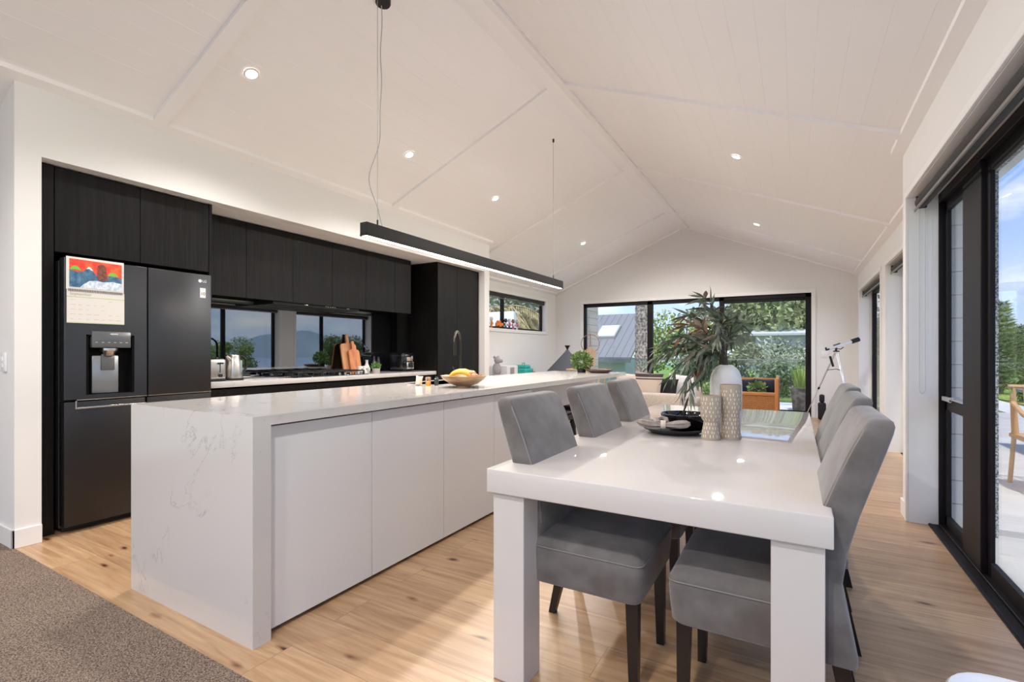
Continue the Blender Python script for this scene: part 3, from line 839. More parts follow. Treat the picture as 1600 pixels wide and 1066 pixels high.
# calendar
cy0, cy1 = 1.290, 1.602
t = thing('calendar', (FXF + .003, (cy0 + cy1) / 2, 1.37), 'open September wall calendar with a red and blue child painting stuck on the fridge', 'calendar')
X0 = FXF + .0015
b = BM(); box(b, X0, X0 + .002, cy0, cy1, 1.585, 1.797); pg = obj('picture_page', b, M_paper, t, smooth=False)
b = BM(); box(b, X0, X0 + .002, cy0 + .003, cy1 + .003, 1.368, 1.583); pg2 = obj('date_page', b, M_paper, t, smooth=False)
def poly(pts, x, m, name, parent):
    b = BM(); vs = [b.verts.new((x, cy0 + p[0] * (cy1 - cy0), 1.585 + p[1] * .212)) for p in pts]; b.faces.new(vs)
    r = bmesh.ops.extrude_face_region(b, geom=list(b.faces)); bmesh.ops.translate(b, vec=(.0004, 0, 0), verts=[v for v in r['geom'] if isinstance(v, bmesh.types.BMVert)])
    return obj(name, b, m, parent, smooth=False)
red = mat('paint_red', (.72, .035, .03), .6, var=((20, 14, 14), (.85, .16, .04), .45, .7))
poly([(.05, .40), (.96, .36), (.96, .92), (.05, .94)], X0 + .0022, red, 'painted_sky', pg)
blu = mat('paint_blue', (.03, .10, .19), .6, var=((30, 40, 30), (.10, .24, .36), .4, .7))
poly([(.05, .08), (.96, .06), (.96, .48), (.75, .52), (.66, .44), (.5, .5), (.44, .62), (.36, .72), (.28, .58), (.18, .55), (.05, .60)], X0 + .0028, blu, 'painted_mountain', pg)
poly([(.22, .07), (.96, .06), (.96, .30), (.8, .34), (.62, .30), (.5, .33), (.38, .30), (.28, .18)], X0 + .0034, mat('paint_ice', (.45, .56, .68), .6, var=((50, 60, 40), (.75, .80, .86), .4, .6)), 'painted_snow', pg)
poly([(.33, .66), (.37, .74), (.41, .72), (.45, .62), (.41, .64), (.38, .68)], X0 + .0036, wh, 'painted_peak', pg)
grn = mat('paint_green', (.16, .50, .06), .6)
poly([(.06, .60), (.08, .68), (.12, .73), (.17, .73), (.21, .68), (.24, .60), (.15, .62)], X0 + .0038, grn, 'painted_hill', pg)
poly([(.70, .52), (.73, .60), (.78, .64), (.84, .62), (.89, .52)], X0 + .0038, grn, 'painted_hill', pg)
poly([(.53, .34), (.52, .60), (.53, .80), (.57, .86), (.63, .85), (.67, .78), (.68, .58), (.70, .42), (.67, .36)], X0 + .0042, mat('paint_brown', (.13, .04, .03), .6, var=((60, 60, 60), (.22, .08, .05), .4, .6)), 'painted_tower', pg)
b = BM()
for i in range(34):
    y = cy0 + .012 + i * .0087; box(b, X0 + .0005, X0 + .005, y, y + .0035, 1.573, 1.590)
obj('spiral_binding', b, mat('binding', (.16, .15, .14), .5), t, smooth=False)
bt = text_bm('September', .026, (X0 + .0024, cy0 + .075, 1.558), ROT_X); obj('month_lettering', bt, mat('print_olive', (.42, .42, .33), .6), pg2, smooth=False)
b = BM(); box(b, X0 + .0019, X0 + .0024, cy0 + .003, cy1 + .003, 1.369, 1.373); obj('green_border', b, mat('print_green', (.48, .58, .25), .6), pg2, smooth=False)
b = BM(); box(b, X0 + .0019, X0 + .0024, cy0 + .003, cy1 + .003, 1.536, 1.541); obj('green_rule', b, mat('print_green', (.48, .58, .25), .6), pg2, smooth=False)
random.seed(5)
for r in range(5):
    for c in range(7):
        if random.random() < .7:
            y = cy0 + .02 + c * .041; z = 1.518 - r * .031
            b = BM(); box(b, X0 + .0019, X0 + .0023, y, y + random.uniform(.012, .03), z, z + .0018); obj('written_note', b, mat('ink_red', (.52, .30, .28), .7), pg2, smooth=False)

# ---------------------------------------------------------------- things on the back bench
BZ = .925
t = thing('toaster', (-4.42, 2.40, BZ), 'two-slice brushed steel toaster with lever next to the fridge', 'toaster')
b = BM(); box(b, -4.60, -4.305, 2.31, 2.462, BZ + .012, BZ + .195, .022, 4); obj('body', b, M_steel, t)
b = BM(); box(b, -4.60, -4.30, 2.315, 2.457, BZ, BZ + .02, .004, 1); obj('base', b, M_blackmatt, t)
b = BM(); box(b, -4.585, -4.33, 2.325, 2.447, BZ + .188, BZ + .205, .012, 3); obj('top_cover', b, M_blackgloss, t)
b = BM(); box(b, -4.306, -4.3025, 2.404, 2.409, BZ + .075, BZ + .165); box(b, -4.31, -4.285, 2.385, 2.428, BZ + .150, BZ + .162, .003, 1); obj('lever', b, M_blackmatt, t)
b = BM(); tube(b, [(-4.31, 2.407, BZ + .05), (-4.288, 2.407, BZ + .05)], .014, 18); obj('dial', b, M_blackmatt, t)
for yy in (2.376, 2.438):
    for zz in (.045, .068):
        b = BM(); tube(b, [(-4.31, yy, BZ + zz), (-4.300, yy, BZ + zz)], .005, 10); obj('button', b, M_chrome, t)
t = thing('kettle', (-4.40, 2.585, BZ), 'brushed steel electric kettle with black handle right of the toaster', 'kettle')
kx, ky = -4.40, 2.575
b = BM(); lathe(b, [(0, .02), (.078, .02), (.080, .03), (.074, .10), (.066, .17), (.056, .215), (.050, .225), (0, .232)], c=(kx, ky, BZ), seg=32); obj('body', b, M_steel, t)
b = BM(); lathe(b, [(0, 0), (.085, 0), (.085, .016), (.078, .02), (0, .02)], c=(kx, ky, BZ), seg=32); obj('base', b, M_blackmatt, t)
b = BM(); prism(b, [(-.018, .155), (.018, .155), (.010, .215), (-.010, .215)], 'X', 0, .001)
b.clear(); tube(b, [(kx + .02, ky - .045, BZ + .185), (kx + .035, ky - .085, BZ + .222)], [.024, .012], 12); obj('spout', b, M_steel, t)
b = BM(); tube(b, [(kx, ky + .045, BZ + .218), (kx, ky + .085, BZ + .215), (kx, ky + .118, BZ + .18), (kx, ky + .122, BZ + .12), (kx, ky + .10, BZ + .07), (kx, ky + .078, BZ + .055)], .011, 10); obj('handle', b, M_blackmatt, t)
b = BM(); box(b, kx + .050, kx + .068, ky + .025, ky + .045, BZ + .07, BZ + .18, .004, 2); obj('water_gauge', b, mat('gauge', (.3, .36, .38), .2), t)
# gas cooktop
t = thing('gas_cooktop', (-4.46, 3.55, BZ), 'black glass gas cooktop with cast iron trivets set in the back bench', 'cooktop')
b = BM(); box(b, -4.72, -4.205, 3.08, 4.02, BZ - .002, BZ + .008, .003, 2); obj('glass_top', b, M_blackgloss, t)
for (cx, cyy, r) in ((-4.58, 3.27, .045), (-4.33, 3.27, .035), (-4.46, 3.55, .06), (-4.58, 3.82, .035), (-4.33, 3.82, .045)):
    b = BM(); lathe(b, [(0, .008), (r, .008), (r, .020), (r * .8, .028), (0, .030)], c=(cx, cyy, BZ), seg=20); obj('burner', b, M_blackmatt, t)
for (y0, y1) in ((3.12, 3.40), (3.41, 3.69), (3.70, 3.98)):
    b = BM()
    for xx in (-4.69, -4.24): box(b, xx - .006, xx + .006, y0, y1, BZ + .040, BZ + .052, .002, 1)
    for yy in (y0 + .006, y1 - .006): box(b, -4.69, -4.24, yy - .006, yy + .006, BZ + .040, BZ + .052, .002, 1)
    box(b, -4.69, -4.24, (y0 + y1) / 2 - .005, (y0 + y1) / 2 + .005, BZ + .042, BZ + .056, .002, 1)
    for xx in (-4.58, -4.34): box(b, xx - .005, xx + .005, y0, y1, BZ + .042, BZ + .056, .002, 1)
    for xx in (-4.69, -4.24):
        for yy in (y0 + .006, y1 - .006): box(b, xx - .007, xx + .007, yy - .007, yy + .007, BZ + .008, BZ + .042)
    obj('trivet', b, M_blackmatt, t)
for i in range(5):
    b = BM(); tube(b, [(-4.222, 3.62 + i * .075, BZ + .008), (-4.222, 3.62 + i * .075, BZ + .034)], .016, 16); obj('knob', b, M_chrome, t)
# chopping boards leaning on the splashback
def board(t_y, w, h, hh, x0, lean, m, label, y_tilt=0):
    pts = []
    hw = w / 2; r = .035
    def arc(cx, cz, r, a0, a1, n=6):
        return [(cx + r * math.cos(a0 + (a1 - a0) * i / n), cz + r * math.sin(a0 + (a1 - a0) * i / n)) for i in range(n + 1)]
    pts += arc(-hw + .02, .02, .02, PI * 1.5, PI, 4)
    pts += arc(-hw + r, h - r, r, PI, PI * .5, 5)
    pts += [(-.03, h + .004), (-.020, h + .02), (-.019, h + hh - .02)] + arc(0, h + hh - .02, .019, PI, 0, 8)[1:] + [(.020, h + .02), (.03, h + .004)]
    pts += arc(hw - r, h - r, r, PI * .5, 0, 5)
    pts += arc(hw - .02, .02, .02, 0, -PI * .5, 4)
    b = BM(); prism(b, [(p[0], p[1]) for p in pts], 'X', -.009, .009)
    bmesh.ops.transform(b, matrix=Matrix.Translation((x0, t_y, BZ + .001)) @ Matrix.Rotation(lean, 4, 'Y'), verts=b.verts)
    o = obj('chopping_board', b, m, ang=30); return tag(o, label, 'chopping board', 'wooden chopping boards')
board(4.17, .235, .36, .12, -4.655, -.20, M_wood_o, 'larger wooden chopping board with handle at the back, leaning on the splashback')
board(4.21, .165, .285, .11, -4.615, -.20, mat('red_board', (.40, .10, .035), .4, var=((20, 20, 3), (.62, .24, .09), .35, .65)), 'smaller reddish paddle board leaning in front of the larger board')
for i, (yy, lb) in enumerate(((4.16, 'left white patterned mug in front of the chopping boards'), (4.235, 'right white patterned mug in front of the chopping boards'))):
    b = BM(); lathe(b, [(0, 0), (.030, 0), (.034, .01), (.034, .085), (.030, .085), (.030, .012), (0, .012)], c=(-4.50, yy, BZ), seg=20)
    t = tag(obj('mug', b, M_ceramic_w), lb, 'mug', 'white mugs by the boards')
    b = BM(); box(b, -4.4665, -4.465, yy - .012, yy - .002, BZ + .04, BZ + .055); box(b, -4.4665, -4.465, yy + .006, yy + .012, BZ + .03, BZ + .06); obj('dark_pattern', b, M_blackmatt, t, smooth=False)
# small plants
def bush(name, c, r, n, leaf, m, parent=None, squash=1.0, seed=1, wl=.5):
    rnd = random.Random(seed); b = BM()
    for i in range(n):
        while True:
            p = Vector((rnd.uniform(-1, 1), rnd.uniform(-1, 1), rnd.uniform(-1, 1)))
            if .15 < p.length < 1: break
        p = Vector((p.x * r, p.y * r, p.z * r * squash))
        d = (p.normalized() + Vector((rnd.uniform(-.7, .7), rnd.uniform(-.7, .7), rnd.uniform(-.3, .9)))).normalized()
        s = d.cross(Vector((rnd.uniform(-1, 1), rnd.uniform(-1, 1), rnd.uniform(-1, 1)))).normalized()
        L = leaf * rnd.uniform(.6, 1.2); o = Vector(c) + p
        v = [b.verts.new(o), b.verts.new(o + d * L * .5 + s * L * wl * .5), b.verts.new(o + d * L), b.verts.new(o + d * L * .5 - s * L * wl * .5)]
        b.faces.new(v)
    me_o = obj(name, b, m, parent, smooth=False)
    return me_o
t = thing('potted_plant', (-4.42, 4.34, BZ), 'small green succulent in a pale pot beside the white mugs', 'potted plant')
b = BM(); lathe(b, [(0, 0), (.042, 0), (.045, .01), (.046, .055), (.040, .055), (.038, .045), (0, .045)], c=(-4.42, 4.34, BZ), seg=24); obj('pot', b, mat('pale_pot', (.42, .38, .34), .7), t)
bush('foliage', (-4.42, 4.34, BZ + .075), .045, 170, .03, mat('bright_leaf', (.12, .28, .05), .5), t, .7, 3)
b = BM(); lathe(b, [(0, 0), (.030, 0), (.042, .02), (.042, .05), (.025, .09), (.016, .11), (.016, .15), (.019, .155), (.013, .155), (0, .10)], c=(-4.60, 4.36, BZ), seg=24)
tag(obj('bottle', b, M_ceramic_w), 'white ceramic bottle behind the small succulent', 'bottle')
for (yy, h, lb) in ((4.50, .20, 'dark glass oil bottle behind the bench, left one'), (4.575, .19, 'dark glass oil bottle, right of its twin')):
    b = BM(); lathe(b, [(0, 0), (.026, 0), (.028, .01), (.028, h * .6), (.014, h * .75), (.012, h), (0, h)], c=(-4.62, yy, BZ), seg=20)
    tag(obj('oil_bottle', b, mat('dark_glass', (.03, .03, .032), .12, spec=.8)), lb, 'bottle', 'dark oil bottles')
t = thing('air_fryer', (-4.50, 4.90, BZ), 'black air fryer with shiny chrome front near the tall pantry', 'air fryer')
b = BM(); box(b, -4.64, -4.38, 4.765, 5.01, BZ + .008, BZ + .25, .05, 5); obj('body', b, M_blackgloss, t)
b = BM(); box(b, -4.62, -4.40, 4.78, 4.995, BZ, BZ + .012, .004, 1); obj('base', b, M_blackmatt, t)
b = BM(); box(b, -4.382, -4.372, 4.83, 4.965, BZ + .03, BZ + .125, .012, 3); box(b, -4.385, -4.374, 4.925, 4.965, BZ + .13, BZ + .20, .006, 2); obj('front_panel', b, M_chrome, t)
b = BM(); box(b, -4.376, -4.335, 4.885, 4.912, BZ + .05, BZ + .115, .006, 2); obj('basket_handle', b, M_blackmatt, t)
b = BM(); box(b, -4.384, -4.374, 4.84, 4.915, BZ + .135, BZ + .185, .006, 2); obj('badge_plate', b, mat('beige_plate', (.55, .42, .32), .3, metal=.5), t)

# ---------------------------------------------------------------- island
IX0, IX1, IY0, IY1, IZ = -2.866, -1.857, 1.165, 6.10, .921
t = thing('kitchen_island', (-2.36, 3.6, 0), 'long white kitchen island with veined quartz waterfall end and black sink', 'kitchen island')
SX0, SX1, SY0, SY1 = -2.80, -2.44, 3.05, 3.60
b = BM()
box(b, IX0, SX0, IY0, IY1, IZ - .04, IZ); box(b, SX1, IX1, IY0, IY1, IZ - .04, IZ)
box(b, SX0, SX1, IY0, SY0, IZ - .04, IZ); box(b, SX0, SX1, SY1, IY1, IZ - .04, IZ)
box(b, IX0, IX1, IY0, IY0 + .04, 0, IZ - .04); box(b, IX1 - .042, IX1, IY0 + .04, IY0 + .078, 0, IZ - .04)
obj('worktop', b, M_quartz, t, smooth=False)
dd = [IY0 + .08, 1.833, 2.43, 3.02, 3.60]
b = BM(); box(b, IX0 + .03, IX1 - .065, IY0 + .041, dd[-1], .055, IZ - .05); box(b, IX0 + .08, IX1 - .12, IY0 + .041, IY1 - .05, 0, .055)
box(b, IX0 + .03, IX1 - .40, dd[-1], IY1 - .02, .055, IZ - .041)
obj('carcass', b, M_cabwhite, t, smooth=False)
b = BM(); box(b, IX1 - .066, IX1 - .058, IY0 + .045, dd[-1], .03, IZ - .042); obj('shadow_gap', b, mat('gap_grey', (.10, .10, .10), .8), t, smooth=False)
for a, c in zip(dd, dd[1:]):
    b = BM(); box(b, IX1 - .057, IX1 - .038, a + .002, c - .002, .022, IZ - .052, .0012, 1); obj('door', b, M_cabwhite, t)
b = BM(); box(b, SX0, SX1, SY0, SY1, IZ - .22, IZ - .21); box(b, SX0 - .008, SX0, SY0, SY1, IZ - .22, IZ - .002); box(b, SX1, SX1 + .008, SY0, SY1, IZ - .22, IZ - .002)
box(b, SX0, SX1, SY0 - .008, SY0, IZ - .22, IZ - .002); box(b, SX0, SX1, SY1, SY1 + .008, IZ - .22, IZ - .002)
obj('sink', b, M_blackmatt, t, smooth=False)
# tap
TX, TY = -2.74, 3.76
t = thing('tap', (TX, TY, IZ), 'tall black gooseneck kitchen tap behind the fruit bowl', 'tap')
b = BM(); dxy = Vector((.07, -.19, 0)) * .95
pts = [(TX, TY, IZ), (TX, TY, IZ + .34)]
for i in range(1, 13):
    a = PI * i / 12
    c = Vector((TX, TY, IZ + .34)) + dxy * (.5 - .5 * math.cos(a)) + Vector((0, 0, .105 * math.sin(a)))
    pts.append(tuple(c))
pts.append(tuple(Vector((TX, TY, IZ + .26)) + dxy))
M_tap = mat('gunmetal', (.035, .030, .024), .25, metal=.7)
tube(b, pts, .0135, 14); obj('spout', b, M_tap, t)
b = BM(); tube(b, [tuple(Vector((TX, TY, IZ + .33)) + dxy), tuple(Vector((TX, TY, IZ + .225)) + dxy)], .018, 16); obj('spray_head', b, M_tap, t)
b = BM(); lathe(b, [(0, 0), (.027, 0), (.027, .01), (.019, .02), (.019, .12), (0, .12)], c=(TX, TY, IZ), seg=20); obj('base', b, M_tap, t)
b = BM(); tube(b, [(TX, TY, IZ + .06), (TX - .03, TY - .035, IZ + .065), (TX - .045, TY - .055, IZ + .12)], .007, 8); obj('lever', b, M_tap, t)
# fruit bowl
bc = (-2.115, 2.95, IZ)
b = BM(); lathe(b, [(0, 0), (.055, 0), (.058, .010), (.11, .030), (.155, .062), (.172, .085), (.165, .086), (.145, .066), (.10, .038), (.05, .022), (0, .018)], c=bc, seg=40)
tag(obj('fruit_bowl', b, M_wood_bowl), 'shallow turned timber bowl of fruit on the island', 'bowl')
def banana(c, rz, label, L=.17):
    b = BM(); pts = []; rr = []
    for i in range(13):
        q = i / 12; a = -0.9 + 1.8 * q
        p = Matrix.Rotation(rz, 3, 'Z') @ Vector((L * .62 * math.sin(a), 0, -.10 * (1 - math.cos(a)) * 1.0))
        pts.append(Vector(c) + p); rr.append(.017 * min(1, .28 + 3.2 * min(q, 1 - q)))
    tube(b, pts, rr, 8)
    o = obj('banana', b, mat('banana_yellow', (.80, .52, .06), .45)); return tag(o, label, 'banana', 'bananas in the bowl')
banana((bc[0] - .02, bc[1] - .02, IZ + .112), .42, 'front yellow banana lying in the timber fruit bowl')
banana((bc[0] - .03, bc[1] + .02, IZ + .118), .55, 'rear yellow banana tucked behind the front one in the bowl')
b = BM(); lathe(b, [(0, .006), (.018, 0), (.033, .014), (.038, .034), (.033, .055), (.017, .066), (0, .060)], c=(bc[0] + .035, bc[1] + .045, IZ + .055), seg=20)
tag(obj('apple', b, mat('apple_red', (.62, .10, .05), .3, var=((20, 20, 20), (.85, .45, .16), .4, .62))), 'red and yellow apple beside the bananas in the bowl', 'apple')
b = BM(); lathe(b, [(0, .004), (.02, 0), (.034, .02), (.03, .045), (.012, .058), (0, .055)], c=(bc[0] + .085, bc[1] + .015, IZ + .045), seg=20)
tag(obj('apple', b, mat('apple_brown', (.45, .16, .07), .4)), 'small dark red apple low at the right of the bowl', 'apple')
# sponge and bits by the sink
b = pillow_bm((-2.50, 2.90, IZ + .038), .055, .076, .04, (0, .12, .9)); tag(obj('sachet', b, mat('sachet_beige', (.66, .56, .45), .7)), 'beige paper sachet standing beside the sink left of the fruit bowl', 'packet')
b = BM(); box(b, -2.465, -2.430, 2.93, 2.96, IZ, IZ + .066, .004, 1); tag(obj('brush_holder', b, mat('kraft_pattern', (.50, .33, .22), .6, var=((80, 80, 80), (.06, .05, .05), .5, .55))), 'small patterned brown box behind the orange jar', 'box')
b = BM(); lathe(b, [(0, 0), (.016, 0), (.017, .03), (.014, .034), (0, .034)], c=(-2.42, 2.915, IZ), seg=16); tag(obj('jar', b, mat('orange_jar', (.85, .27, .03), .35)), 'tiny orange jar between the sachet and the fruit bowl', 'jar')
b = BM(); lathe(b, [(0, 0), (.016, 0), (.017, .05), (.009, .06), (.009, .07), (0, .07)], c=(-2.40, 2.985, IZ), seg=16); tag(obj('soap_bottle', b, mat('dark_green_glass', (.03, .04, .035), .2)), 'small dark soap bottle right of the patterned box', 'bottle')
# plant and tray at the far end
t = thing('potted_plant', (-2.33, 5.78, IZ), 'bushy green pot plant at the far end of the island', 'potted plant')
b = BM(); lathe(b, [(0, 0), (.05, 0), (.058, .06), (.05, .06), (0, .05)], c=(-2.33, 5.78, IZ), seg=20); obj('pot', b, M_blackmatt, t)
bush('foliage', (-2.33, 5.78, IZ + .145), .125, 620, .04, M_soilgreen, t, .85, 11, .6)
b = BM(); lathe(b, [(0, 0), (.10, 0), (.15, .018), (.175, .04), (.168, .042), (.14, .026), (.09, .012), (0, .012)], c=(-2.10, 5.80, IZ), seg=32)
tag(obj('serving_tray', b, mat('dark_walnut', (.10, .045, .03), .35)), 'dark round wooden dish next to the plant on the island end', 'dish')

# ---------------------------------------------------------------- bar stools
def make_stool():
    t = thing('bar_stool', (0, 0, 0), '', 'stool', 'black metal bar stools')
    M_st = mat('black_steel', (.012, .012, .013), .28, metal=.3)
    h = .66
    b = BM(); box(b, -.155, .155, -.155, .155, h - .03, h, .014, 3); obj('seat', b, M_st, t)
    b = BM(); box(b, -.17, .17, -.17, .17, h - .075, h - .028, .01, 2); obj('seat_skirt', b, M_st, t)
    for sx in (-1, 1):
        for sy in (-1, 1):
            b = BM(); tube(b, [(sx * .15, sy * .15, h - .04), (sx * .215, sy * .215, 0)], [.022, .014], 8); obj('leg', b, M_st, t)
    for (z, k2) in ((.22, .194),):
        for (a, c) in (((-1, -1), (1, -1)), ((1, -1), (1, 1)), ((1, 1), (-1, 1)), ((-1, 1), (-1, -1))):
            b = BM(); tube(b, [(a[0] * k2, a[1] * k2, z), (c[0] * k2, c[1] * k2, z)], .008, 8); obj('footrest_bar', b, M_st, t)
    for s in (1, -1):
        b = BM(); tube(b, [(s * .155, s * .155, h - .10), (-s * .155, -s * .155, h - .10)], .007, 6); obj('brace', b, M_st, t)
    return t
s0 = make_stool()
for i, (x, y, lb) in enumerate(((-1.86, 3.86, 'black metal bar stool nearest the camera, behind the first left dining chair'), (-1.80, 4.52, 'black metal bar stool seen between the first and second left dining chairs'), (-1.83, 5.38, 'farthest black metal bar stool, between second and third left dining chairs'))):
    o = s0 if i == 0 else copy_tree(s0)
    o.location = (x, y, 0); o['label'] = lb

# ---------------------------------------------------------------- dining table
T0, T1, T2, T3, TZ = -.965, .085, 1.485, 3.985, .76
t = thing('dining_table', (-.44, 2.735, 0), 'glossy white rectangular dining table with thick square legs', 'table')
b = BM(); box(b, T0, T1, T2, T3, TZ - .085, TZ, .004, 3); obj('tabletop', b, M_tablewhite, t)
for (x, y) in ((T0 + .018, T2 + .018), (T1 - .018 - .125, T2 + .018), (T0 + .018, T3 - .018 - .125), (T1 - .018 - .125, T3 - .018 - .125)):
    b = BM(); box(b, x, x + .125, y, y + .125, 0, TZ - .0855, .002, 1); obj('leg', b, M_tablewhite, t)

# ---------------------------------------------------------------- dining chairs
def loft(bm, rings):
    """rings: list of closed loops of the same size"""
    R = [[bm.verts.new(p) for p in r] for r in rings]
    n = len(R[0])
    for a, c in zip(R, R[1:]):
        for i in range(n):
            bm.faces.new((a[i], a[(i + 1) % n], c[(i + 1) % n], c[i]))
    bm.faces.new(R[0][::-1]); bm.faces.new(R[-1])
def rrect(x0, x1, hw, r, n=5):
    """rounded rect in (x,y) : x0..x1, y -hw..hw"""
    pts = []
    r = min(r, (x1 - x0) / 2 * .98, hw * .98)
    for (cx, cy, a0) in ((x1 - r, hw - r, 0), (x0 + r, hw - r, PI / 2), (x0 + r, -hw + r, PI), (x1 - r, -hw + r, PI * 1.5)):
        for i in range(n + 1):
            a = a0 + PI / 2 * i / n
            pts.append((cx + r * math.cos(a), cy + r * math.sin(a)))
    return pts
def make_chair():
    t = thing('dining_chair', (0, 0, 0), '', 'chair', 'grey dining chairs')
    hw = .225
    # backrest: rear edge / front edge against height
    prof = [(.335, -.262, -.175), (.36, -.264, -.170), (.45, -.246, -.155), (.55, -.228, -.142), (.64, -.240, -.150), (.74, -.266, -.176), (.84, -.298, -.212), (.92, -.324, -.245), (.965, -.338, -.266), (.985, -.342, -.276), (.997, -.340, -.286), (1.003, -.330, -.300)]
    rings = []
    for i, (z, xr, xf) in enumerate(prof):
        w = hw - (0 if z < .93 else {9: .008, 10: .020, 11: .045}.get(i, .002))
        rr = .016 if z < .98 else .010
        rings.append([(p[0], p[1], z) for p in rrect(xr, xf, w, rr)])
    b = BM(); loft(b, rings); br = obj('backrest', b, M_chair, t, ang=60)
    # piping seam down both front edges
    b = BM()
    for s in (-1, 1):
        tube(b, [(xf - .006, s * (hw - .006 - (0.012 if z > .97 else 0)), z) for (z, xr, xf) in prof[3:10]], .0028, 6)
    obj('seam', b, mat('seam_grey', (.24, .23, .225), .9), br)
    # seat cushion
    sp = [(.335, .010), (.345, .002), (.40, -.003), (.45, -.006), (.478, -.004), (.494, .004), (.503, .018), (.508, .05)]
    rings = []
    for (z, ins) in sp:
        rings.append([(p[0], p[1], z + (.004 if z > .5 else 0)) for p in rrect(-.19 + max(0, ins), .222 - ins, hw + .006 - ins, .03 + max(0, ins) * .5)])
    b = BM(); loft(b, rings); st = obj('seat', b, M_chair, t, ang=60)
    b = BM(); lp = [(p[0], p[1], .4705) for p in rrect(-.188, .2285, hw + .0125, .03)]; lp.append(lp[0]); tube(b, lp, .0022, 6, caps=False); obj('seam', b, mat('seam_grey', (.24, .23, .225), .9), st)
    for sy in (-1, 1):
        b = BM()
        rings = []
        for (z, hh) in ((0, .0145), (.34, .021)):
            cx = .185 if z else .190; cy = sy * .188
            rings.append([(cx + hh * q[0], cy + hh * q[1], z) for q in ((1, 1), (-1, 1), (-1, -1), (1, -1))])
        loft(b, rings); obj('leg', b, M_chairleg, t, smooth=False)
        b = BM(); rings = []
        for (z, cx, hh) in ((0, -.293, .0145), (.16, -.255, .019), (.34, -.222, .021)):
            rings.append([(cx + hh * q[0], sy * .188 + hh * q[1], z) for q in ((1, 1), (-1, 1), (-1, -1), (1, -1))])
        loft(b, rings); obj('leg', b, M_chairleg, t, smooth=False)
    return t
c0 = make_chair()
spots = [(-.662, 1.835, .0, 'grey upholstered dining chair nearest the camera on the island side of the table'),
         (-.665, 2.500, 0, 'middle grey dining chair on the island side of the table'),
         (-.668, 3.125, 0, 'farthest grey dining chair on the island side of the table'),
         (-.118, 1.800, PI, 'grey upholstered dining chair nearest the camera on the window side of the table'),
         (-.085, 2.520, PI, 'middle grey dining chair on the window side of the table'),
         (-.060, 3.170, PI, 'farthest grey dining chair on the window side of the table')]
for i, (x, y, rz, lb) in enumerate(spots):
    o = c0 if i == 0 else copy_tree(c0)
    o.location = (x, y, 0); o.rotation_euler = (0, 0, rz); o['label'] = lb

# ---------------------------------------------------------------- things on the table
vx, vy = -.315, 2.78
b = BM()
vp = [(0, 0), (.060, 0), (.068, .008)]
for i in range(14): vp.append((.070 + .008 * math.sin(i / 13 * PI * .6), .02 + i * .018))
vp += [(.0765, .270), (.073, .295), (.064, .320), (.050, .338), (.034, .349), (.027, .352), (.022, .349), (.026, .33), (0, .30)]
lathe(b, vp, c=(vx, vy, TZ), seg=84, rib=(.015, .262, .0028))
tag(obj('ribbed_vase', b, M_ceramic_w, ang=80), 'large white ribbed bottle-shaped vase holding leafy branches', 'vase')
def holder(c, prof, label):
    b = BM(); lathe(b, prof, c=c, seg=36)
    m = MATS.get('speckled_clay')
    if m is None:
        m = mat('speckled_clay', (.42, .345, .26), .75, bump=((90, 90, 90), .3, .002))
    t = obj('candle_holder', b, m, ang=50)
    tag(t, label, 'candle holder', 'carved clay candle holders')
    # rows of pale brush marks, slightly raised
    d = BM(); rnd = random.Random(int(c[0] * 1000))
    H = prof[-4][1]
    def rad(z):
        pp = [p for p in prof if p[0] > 0]
        for (r1, z1), (r2, z2) in zip(pp, pp[1:]):
            if z1 <= z <= z2 and z2 > z1: return r1 + (r2 - r1) * (z - z1) / (z2 - z1)
        return pp[0][0]
    z = .012; row = 0
    while z < H - .018:
        nn = 16
        for k in range(nn):
            a = 2 * PI * (k + .5 * (row % 2)) / nn + rnd.uniform(-.09, .09)
            hgt = rnd.uniform(.009, .017); w = .0021
            rr0 = rad(z + .001) + .0008; rr1 = rad(min(H, z + hgt)) + .0008
            if abs(rr0 - rr1) > .012: continue
            tx, ty = -math.sin(a), math.cos(a)
            vs = []
            for (q, zz, rr) in ((-w * .5, z, rr0), (w * .5, z, rr0), (w, z + hgt * .5, (rr0 + rr1) / 2), (w * .5, z + hgt, rr1), (-w * .5, z + hgt, rr1), (-w, z + hgt * .5, (rr0 + rr1) / 2)):
                vs.append(d.verts.new((c[0] + rr * math.cos(a) + tx * q, c[1] + rr * math.sin(a) + ty * q, c[2] + zz)))
            d.faces.new(vs)
        z += .0195; row += 1
    obj('brush_marks', d, mat('mark_white', (.80, .76, .68), .7), t, smooth=False)
    return t
holder((-.272, 2.585, TZ), [(0, 0), (.046, 0), (.048, .006), (.041, .06), (.039, .112), (.0395, .120), (.045, .138), (.0475, .16), (.0475, .258), (.0475, .262), (.043, .262), (.041, .20), (0, .19)], 'taller carved clay candle holder in front of the vase')
holder((-.352, 2.520, TZ), [(0, 0), (.044, 0), (.045, .005), (.036, .060), (.0325, .078), (.033, .086), (.043, .102), (.0475, .112), (.0465, .205), (.0465, .211), (.042, .211), (.040, .16), (0, .15)], 'shorter carved clay candle holder left of the taller one')
pc = (-.545, 2.635)
b = BM(); lathe(b, [(0, 0), (.10, 0), (.125, .006), (.165, .028), (.17, .031), (.160, .031), (.12, .013), (0, .010)], c=(*pc, TZ), seg=48)
tag(obj('charger_plate', b, M_blackmatt), 'wide black plate under the black bowl on the dining table', 'plate')
bc2 = (-.505, 2.70)
b = BM(); lathe(b, [(0, 0), (.06, 0), (.068, .004), (.095, .02), (.118, .05), (.124, .085), (.119, .085), (.110, .052), (.08, .022), (0, .014)], c=(*bc2, TZ + .011), seg=48)
tag(obj('bowl', b, M_blackgloss), 'glossy black bowl on the black plate beside the napkin', 'bowl')
